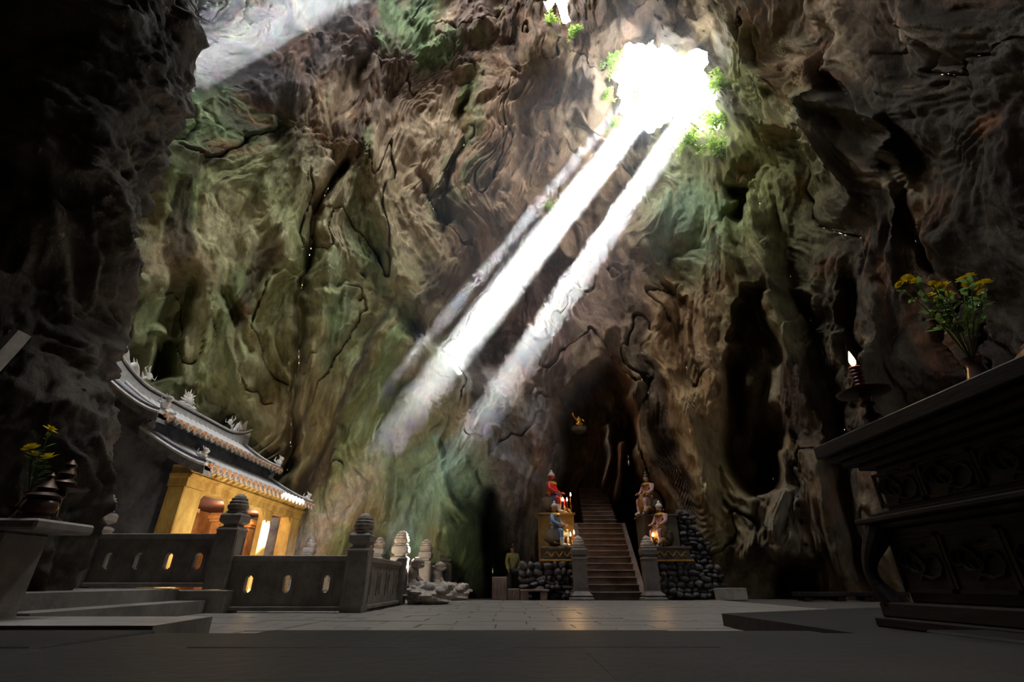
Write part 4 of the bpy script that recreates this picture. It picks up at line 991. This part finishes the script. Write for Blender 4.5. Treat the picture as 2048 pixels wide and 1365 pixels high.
# ------------------------------------------------------------------ figures
def skin(name, mat, parent, joints, edges, root=0, sub=2):
    me = bpy.data.meshes.new(name); me.from_pydata([j[0] for j in joints], edges, []); o = bpy.data.objects.new(name, me); COL.objects.link(o); o.parent = parent
    sk = o.modifiers.new('skin', 'SKIN'); me.skin_vertices  # layer made by the modifier
    lay = me.skin_vertices[0].data if len(me.skin_vertices) else None
    if lay is None:
        bm = bmesh.new(); bm.from_mesh(me); bm.verts.layers.skin.verify(); bm.to_mesh(me); bm.free(); lay = me.skin_vertices[0].data
    for i, j in enumerate(joints):
        r = j[1]; lay[i].radius = r if isinstance(r, tuple) else (r, r); lay[i].use_root = (i == root)
    sb = o.modifiers.new('sub', 'SUBSURF'); sb.levels = sub; sb.render_levels = sub
    sk.use_smooth_shade = True; me.materials.append(mat); return o
def paint(n, r, g, b): return material(n, srgb(r, g, b), srgb(int(r * .7), int(g * .7), int(b * .7)), rough=.5, scale=7)
M_FACE = paint('painted_face', 196, 140, 104); M_REDF = paint('red_face', 176, 36, 30); M_PINK = paint('pink_robe', 190, 140, 134); M_BLUE = paint('blue_robe', 120, 146, 176)
M_REDR = paint('red_robe', 200, 40, 34); M_WHT = paint('white_paint', 214, 206, 198); M_NAVY = paint('navy_armour', 44, 44, 66); M_TIGER = paint('brown_skirt', 132, 88, 46); M_HAIR = paint('black_hair', 30, 26, 26)
def seated(label, loc, rz, s, robe, skirt, face, hat, beast=True):
    """seated painted guardian; faces +X before turning"""
    t = thing('guardian_statue', label, 'statue', loc, rz, 'painted seated guardians beside the stairs'); t.scale = (s, s, s)
    J = [((0, 0, .58), .17), ((.0, 0, .78), .16), ((.01, 0, 1.0), .19), ((.02, 0, 1.1), .10), ((.03, 0, 1.17), .06),
         ((.02, -.2, 1.03), .085), ((.08, -.29, .84), .07), ((.26, -.24, .72), .055), ((.33, -.2, .73), .045),
         ((.02, .2, 1.03), .085), ((.08, .29, .84), .07), ((.26, .24, .72), .055), ((.33, .2, .73), .045),
         ((.08, -.12, .55), .12), ((.38, -.17, .52), .105), ((.36, -.18, .25), .075), ((.37, -.18, .07), .06), ((.5, -.19, .04), .045),
         ((.08, .12, .55), .12), ((.38, .17, .52), .105), ((.36, .18, .25), .075), ((.37, .18, .07), .06), ((.5, .19, .04), .045)]
    E = [(0, 1), (1, 2), (2, 3), (3, 4), (2, 5), (5, 6), (6, 7), (7, 8), (2, 9), (9, 10), (10, 11), (11, 12), (0, 13), (13, 14), (14, 15), (15, 16), (16, 17), (0, 18), (18, 19), (19, 20), (20, 21), (21, 22)]
    skin('body', robe, t, J, E)
    h = MB(); h.ball((.04, 0, 1.28), .105, 16, 12, (1, .85, 1.2)); h.ball((.145, 0, 1.27), .022, 8, 6, (1, .8, 1.4))
    for sy in (-1, 1): h.ball((.03, sy * .09, 1.27), .03, 8, 6, (.7, .4, 1.2)); h.ball((.125, sy * .038, 1.30), .014, 8, 6)
    h.ball((.125, 0, 1.215), .022, 8, 6, (.7, 1.3, .5)); h.build('head', face, t)
    b = MB(); b.tube([(.12, 0, 1.2), (.15, 0, 1.1), (.14, 0, .98)], [.045, .035, .01], 8); b.build('beard', M_HAIR, t)
    k = MB(); k.lathe([(.115, 1.33), (.125, 1.36), (.115, 1.40), (.08, 1.44), (.05, 1.46), (.06, 1.49), (.03, 1.53), (.005, 1.56)], 16, .03, 0); k.tube([(.03, -.15, 1.38), (.06, 0, 1.4), (.03, .15, 1.38)], [.01, .02, .01], 6); k.build('helmet', hat, t)
    sk = MB(); sk.M = Matrix.Diagonal((1.15, 1, 1, 1)); sk.lathe([(.17, .14), (.23, .16), (.25, .3), (.26, .46), (.25, .56), (.19, .64), (.17, .72)], 30, .14, 0, lobes=10, lob=.09); sk.build('armour_skirt', skirt, t, ang=80)
    c = MB(); c.lathe([(.2, 1.02), (.215, 1.06), (.16, 1.12), (.09, 1.15)], 16, .02, 0); c.build('collar', M_GILT, t)
    w = MB(); w.lathe([(.2, .68), (.215, .72), (.2, .76)], 16, .01, 0); w.build('belt', M_GILT, t)
    for sy in (-1, 1):
        bt = MB(); bt.tube([(.36, sy * .18, .3), (.36, sy * .18, .08), (.44, sy * .185, .05), (.54, sy * .19, .04)], [.085, .075, .07, .04], 10); bt.build('boot', M_WHT, t)
        hd = MB(); lump(hd, (.36, sy * .19, .73), .05, (1.2, .8, .8), 2, .2, 10, 8)
        for f in range(4): hd.tube([(.38, sy * (.16 + .02 * f), .73), (.43, sy * (.16 + .02 * f), .72), (.44, sy * (.16 + .02 * f), .69)], .011, 5)
        hd.build('hand', face, t)
    rk = MB(); lump(rk, (-.05, 0, .33), .3, (1.0, 1.1, .95), 4, .3); rk.build('rock_seat', M_PEDDK, t)
    if beast:
        bm_ = MB(); lump(bm_, (.1, 0, .19), .2, (1.5, 1.2, .7), 6, .3); bm_.tube([(.3, .3, .2), (.5, .34, .16), (.6, .32, .06)], [.09, .07, .05], 8); bm_.build('crouching_beast', M_TIGER, t)
seated('painted seated statue in blue and navy robe left of stairs', (1.5, 17.92, 1.58), -.55, 1.0, M_BLUE, M_NAVY, M_FACE, M_WHT)
seated('red faced seated statue in red robe above the left candles', (1.5, 18.85, 2.77), -.5, 1.06, M_REDR, M_NAVY, M_REDF, M_WHT)
seated('bearded seated statue in pink robe right of stairs', (5.3, 17.92, 1.58), math.pi + .5, 1.0, M_PINK, M_TIGER, M_FACE, M_WHT)
seated('seated statue in pink and red robe on the upper right pedestal', (5.22, 18.85, 2.72), math.pi + .5, 1.06, M_PINK, M_TIGER, M_FACE, M_HAIR)
# visitor behind the bench
M_JACK = paint('olive_yellow_jacket', 170, 164, 92); M_TROU = paint('dark_trousers', 40, 42, 50); M_SKIN = paint('skin', 170, 124, 96)
t = thing('person', 'person in olive yellow jacket and dark trousers behind the bench', 'person', (.02, 18.45, 0), .5)
J = [((0, 0, .9), .12), ((0, 0, 1.1), .115), ((0, 0, 1.32), .13), ((0, 0, 1.42), .06), ((0, .01, 1.5), .05), ((0, .02, 1.58), .085), ((0, .01, 1.66), .075),
     ((-.18, 0, 1.36), .055), ((-.22, .02, 1.1), .045), ((-.2, -.08, .88), .035), ((-.19, -.11, .8), .03), ((.18, 0, 1.36), .055), ((.22, .02, 1.1), .045), ((.2, -.08, .88), .035), ((.19, -.11, .8), .03),
     ((-.09, 0, .84), .09), ((-.1, -.01, .48), .065), ((-.1, .02, .08), .045), ((-.1, -.12, .03), .035), ((.09, 0, .84), .09), ((.1, -.01, .48), .065), ((.1, .02, .08), .045), ((.1, -.12, .03), .035)]
E = [(0, 1), (1, 2), (2, 3), (3, 4), (4, 5), (5, 6), (2, 7), (7, 8), (8, 9), (9, 10), (2, 11), (11, 12), (12, 13), (13, 14), (0, 15), (15, 16), (16, 17), (17, 18), (0, 19), (19, 20), (20, 21), (21, 22)]
skin('body', M_SKIN, t, J, E)
def grow(ids, g): 
    mp = {a: i for i, a in enumerate(ids)}; return [(J[a][0], J[a][1] + g) for a in ids], [(mp[a], mp[b]) for a, b in E if a in mp and b in mp]
j, e = grow([0, 1, 2, 3, 7, 8, 9, 11, 12, 13], .03); skin('jacket', M_JACK, t, j, e)
j, e = grow([0, 15, 16, 17, 19, 20, 21], .025); skin('trousers', M_TROU, t, j, e)
m = MB(); m.ball((0, .03, 1.64), .1, 14, 10, (.95, 1.05, .95)); m.build('hair', M_HAIR, t)
m = MB(); m.ball((0, -.07, 1.58), .018, 8, 6, (.8, 1.2, 1.3))
for sx in (-1, 1): m.ball((sx * .03, -.062, 1.615), .011, 8, 6)
m.build('face_features', M_SKIN, t)

# stone furniture near the stairs
M_BLOCK = material('brown_relief_stone', srgb(124, 102, 90), srgb(84, 68, 60), rough=.6, scale=5, bump=.5, bscale=16)
t = thing('stone_bench', 'low stone slab bench left of the stairs', 'bench', (.72, 17.25, 0))
m = MB(); m.box(-.47, .47, -.16, .16, .24, .30, .012); m.build('seat_slab', M_BLOCK, t, smooth=False)
for x0, x1 in ((-.45, -.2), (.18, .4)): m = MB(); m.box(x0, x1, -.13, .13, 0, .24, .01); m.build('leg', M_BLOCK, t, smooth=False)
def block(label, x, y, w, d, h):
    t = thing('carved_block', label, 'stone block', (x, y, 0)); m = MB(); m.box(-w, w, -d, d, 0, h, .015); m.build('block', M_BLOCK, t, smooth=False)
    m = MB()
    for i in range(4): m.tube([(-w * .8 + i * w * .5 + .03 * math.cos(k), -d - .002, h * .5 + h * .3 * math.sin(k * 1.0 + i)) for k in range(7)], .012, 5)
    m.build('relief', M_BLOCK, t)
block('upright carved stone block at the left end of the bench', -.4, 17.3, .24, .16, .66)
block('low carved stone block between upright block and bench', .05, 17.3, .19, .16, .32)
t = thing('stone_trough', 'pale square stone trough at the foot of the right rock', 'trough', (6.95, 17.1, 0))
m = MB()
for a in (.0,):
    m.box(-.42, .42, -.25, -.17, 0, .34, .01); m.box(-.42, .42, .17, .25, 0, .34, .01); m.box(-.42, -.34, -.17, .17, 0, .34, .01); m.box(.34, .42, -.17, .17, 0, .34, .01)
m.build('walls', M_STONE, t, smooth=False); m = MB(); m.box(-.34, .34, -.17, .17, .0, .2); m.build('fill', M_JOINT, t, smooth=False)
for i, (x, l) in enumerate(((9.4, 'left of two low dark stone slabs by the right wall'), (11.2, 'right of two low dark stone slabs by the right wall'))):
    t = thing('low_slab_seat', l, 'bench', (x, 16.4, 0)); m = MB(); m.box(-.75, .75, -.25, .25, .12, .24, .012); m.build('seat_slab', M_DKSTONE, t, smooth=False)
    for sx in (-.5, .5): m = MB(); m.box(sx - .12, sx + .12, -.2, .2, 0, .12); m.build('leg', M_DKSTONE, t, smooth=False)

# candles and flowers on the pedestals
def small_candle(label, px, py, Y, zb, power):
    p = at(px, py, Y=Y); t = thing('votive_candle', label, 'candle', (p.x, Y, zb), 0, 'lit candles beside the stairs'); h = max(.12, p.z - zb)
    m = MB(); m.lathe([(.055, 0), (.06, .015), (.025, .04), (.02, h * .35), (.05, h * .4), (.05, h * .43), (.02, h * .45)], 14); m.build('holder', M_GILT, t)
    m = MB(); m.lathe([(.022, h * .45), (.022, h)], 12); m.build('candle', M_WAX, t); flame(t, h, 1.25, power); return t
small_candle('brightest lit candle beside the red faced statue', 1141, 993, 18.5, 2.77, 26)
small_candle('left lit candle in front of the red faced statue', 1126, 1003, 18.55, 2.77, 9)
small_candle('middle lit candle in front of the red faced statue', 1134, 1003, 18.6, 2.77, 9)
small_candle('left of two candles by the blue statue', 1141, 1073, 17.62, 1.58, 12)
small_candle('right of two candles by the blue statue', 1148, 1069, 17.75, 1.58, 8)
small_candle('left of two candles near the pink statue', 1306, 1074, 17.62, 1.58, 9)
small_candle('right of two candles near the pink statue', 1316, 1071, 17.7, 1.58, 6)
def small_vase(label, px, py, Y, zb):
    p = at(px, py, Y=Y); t = thing('flower_vase', label, 'vase', (p.x, Y, zb), 0, 'vases of yellow flowers beside the statues'); h = p.z - zb
    m = MB(); m.lathe([(.04, 0), (.055, .02), (.06, .08), (.035, .15), (.045, .19)], 14); m.build('vase_body', M_CLAY, t)
    bouquet(t, (0, 0, .17), [(random.uniform(-.08, .08), random.uniform(-.06, .06), h + random.uniform(-.06, .06)) for _ in range(4)], .005, .065, 4, .07)
small_vase('vase of yellow flowers before the blue statue', 1130, 1060, 17.68, 1.58)
small_vase('vase of yellow flowers before the pink statue', 1324, 1058, 17.62, 1.58)
small_vase('vase of yellow flowers on the upper right pedestal', 1290, 988, 18.5, 2.72)
# small gilded figure high in the recess
g = at(1158, 842, Y=21.5)
t = thing('gilded_figure', 'small gilded figure lit high in the dark recess', 'statue', (g.x, g.y, g.z - .3))
skin('body', M_GILT, t, [((0, 0, .12), .13), ((0, 0, .3), .11), ((0, 0, .42), .05), ((0, 0, .52), .075), ((-.15, -.02, .36), .05), ((-.26, -.1, .5), .035), ((-.3, -.12, .66), .03), ((.15, 0, .36), .05), ((.24, -.1, .22), .04), ((-.16, -.12, .06), .07), ((.16, -.12, .06), .07)],
     [(0, 1), (1, 2), (2, 3), (1, 4), (4, 5), (5, 6), (1, 7), (7, 8), (0, 9), (0, 10)])
m = MB(); lump(m, (0, 0.1, -.1), .3, (1.2, .8, .6), 4, .3); m.build('rock_seat', M_PEDDK, t)
lamp((g.x - .35, g.y - .5, g.z + .3), 4, (1, .7, .25), .05)
# ------------------------------------------------------------------ plants round the skylights
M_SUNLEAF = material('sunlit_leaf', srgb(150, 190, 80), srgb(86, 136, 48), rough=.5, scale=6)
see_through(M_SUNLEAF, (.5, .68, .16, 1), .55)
def shrub(label, px, py, r, n, hang=0.4, off=0.3):
    c = surf(px, py); d = (Vector((0, 8, 14)) - c).normalized(); c = c + d * off
    t = thing('hanging_shrub', label, 'plant', c, 0, 'shrubs growing round the skylights')
    lf = MB(); st_ = MB()
    for k in range(max(5, n // 30)):
        e = Vector((random.gauss(0, 1), random.gauss(0, 1), random.gauss(0, .8) - hang)).normalized() * r * random.uniform(.6, 1.1) + d * r * .4
        mid = e * .5 + Vector((0, 0, r * .15)); st_.tube([-d * (off + .2), mid, e], [.03, .02, .006], 5)
        for i in range(30):
            q = random.uniform(.2, 1); p = mid * (2 * q) if q < .5 else mid.lerp(e, 2 * q - 1)
            p = p + Vector((random.gauss(0, .1), random.gauss(0, .1), random.gauss(0, .1))) * r
            leaf(lf, p, (random.gauss(0, 1), random.gauss(0, 1), random.gauss(-.3, .7)), random.uniform(.14, .34), .05)
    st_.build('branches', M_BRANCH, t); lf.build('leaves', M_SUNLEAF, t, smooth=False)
M_BRANCH = material('branch_bark', srgb(96, 82, 62), rough=.8, scale=9)
spots = [('leafy shrub at the upper left rim of the large skylight', 1226, 118, 1.0, 300), ('shrub on the left rim of the large skylight', 1212, 190, .8, 200),
         ('shrub hanging below the left rim of the large skylight', 1225, 250, .6, 160), 
         ('dense leafy shrub at the lower right of the skylight', 1385, 276, 1.1, 340), ('bushy shrub on the right rim of the large skylight', 1448, 236, 1.1, 340),
         ('small shrub high on the right rim of the skylight', 1446, 160, .8, 200), ('fern like shrub under the skylight on the right wall', 1440, 300, .9, 240),
         ('small shrub beside the narrow left skylight', 1100, 40, .7, 180), ('tuft below the narrow left skylight', 1150, 62, .6, 140),
         ('pale shrub catching the sun on the back wall ledge', 1105, 430, .9, 200)]
for (l, px, py, r, n) in spots: shrub(l, px, py, r, n)
# plants outside, seen through the opening against the sky
M_JUNGLE = material('shaded_jungle_leaf', srgb(66, 92, 40), srgb(40, 62, 26), rough=.6, scale=6)  # darkened leaf green: the shade outside is put into the colour
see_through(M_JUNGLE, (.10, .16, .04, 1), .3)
def crownbush(label, p, r, n):
    t = thing('jungle_bush', label, 'plant', p, 0, 'bushes above the skylight'); lf = MB(); st_ = MB()
    for k in range(n // 24):
        e = Vector((random.gauss(0, 1), random.gauss(0, 1), abs(random.gauss(0, 1)))).normalized() * r * random.uniform(.5, 1.1)
        st_.tube([(0, 0, -.3), e * .5, e], [.05, .03, .01], 5)
        for i in range(24): leaf(lf, e * random.uniform(.4, 1.05) + Vector((random.gauss(0, .14), random.gauss(0, .14), random.gauss(0, .14))) * r, (random.gauss(0, 1), random.gauss(0, 1), random.gauss(-.2, .6)), random.uniform(.2, .45), .07)
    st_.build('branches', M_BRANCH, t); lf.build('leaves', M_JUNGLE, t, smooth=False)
for (l, px, py, k, r, n) in (('bush beyond the lower right of the skylight', 1412, 235, 1.14, 1.5, 300), ('bush beyond the lower left of the skylight', 1262, 205, 1.2, 1.3, 200), ('bush beyond the bottom of the skylight', 1345, 262, 1.16, 1.2, 170), ('tall bush beyond the right of the skylight', 1432, 165, 1.25, 1.4, 200)):
    d = Vector(ray(px, py)); tt = (H1 - Vector((0, 0, .5))).length / d.length * k
    crownbush(l, Vector((d.x * tt, d.y * tt, .5 + d.z * tt)), r, n)
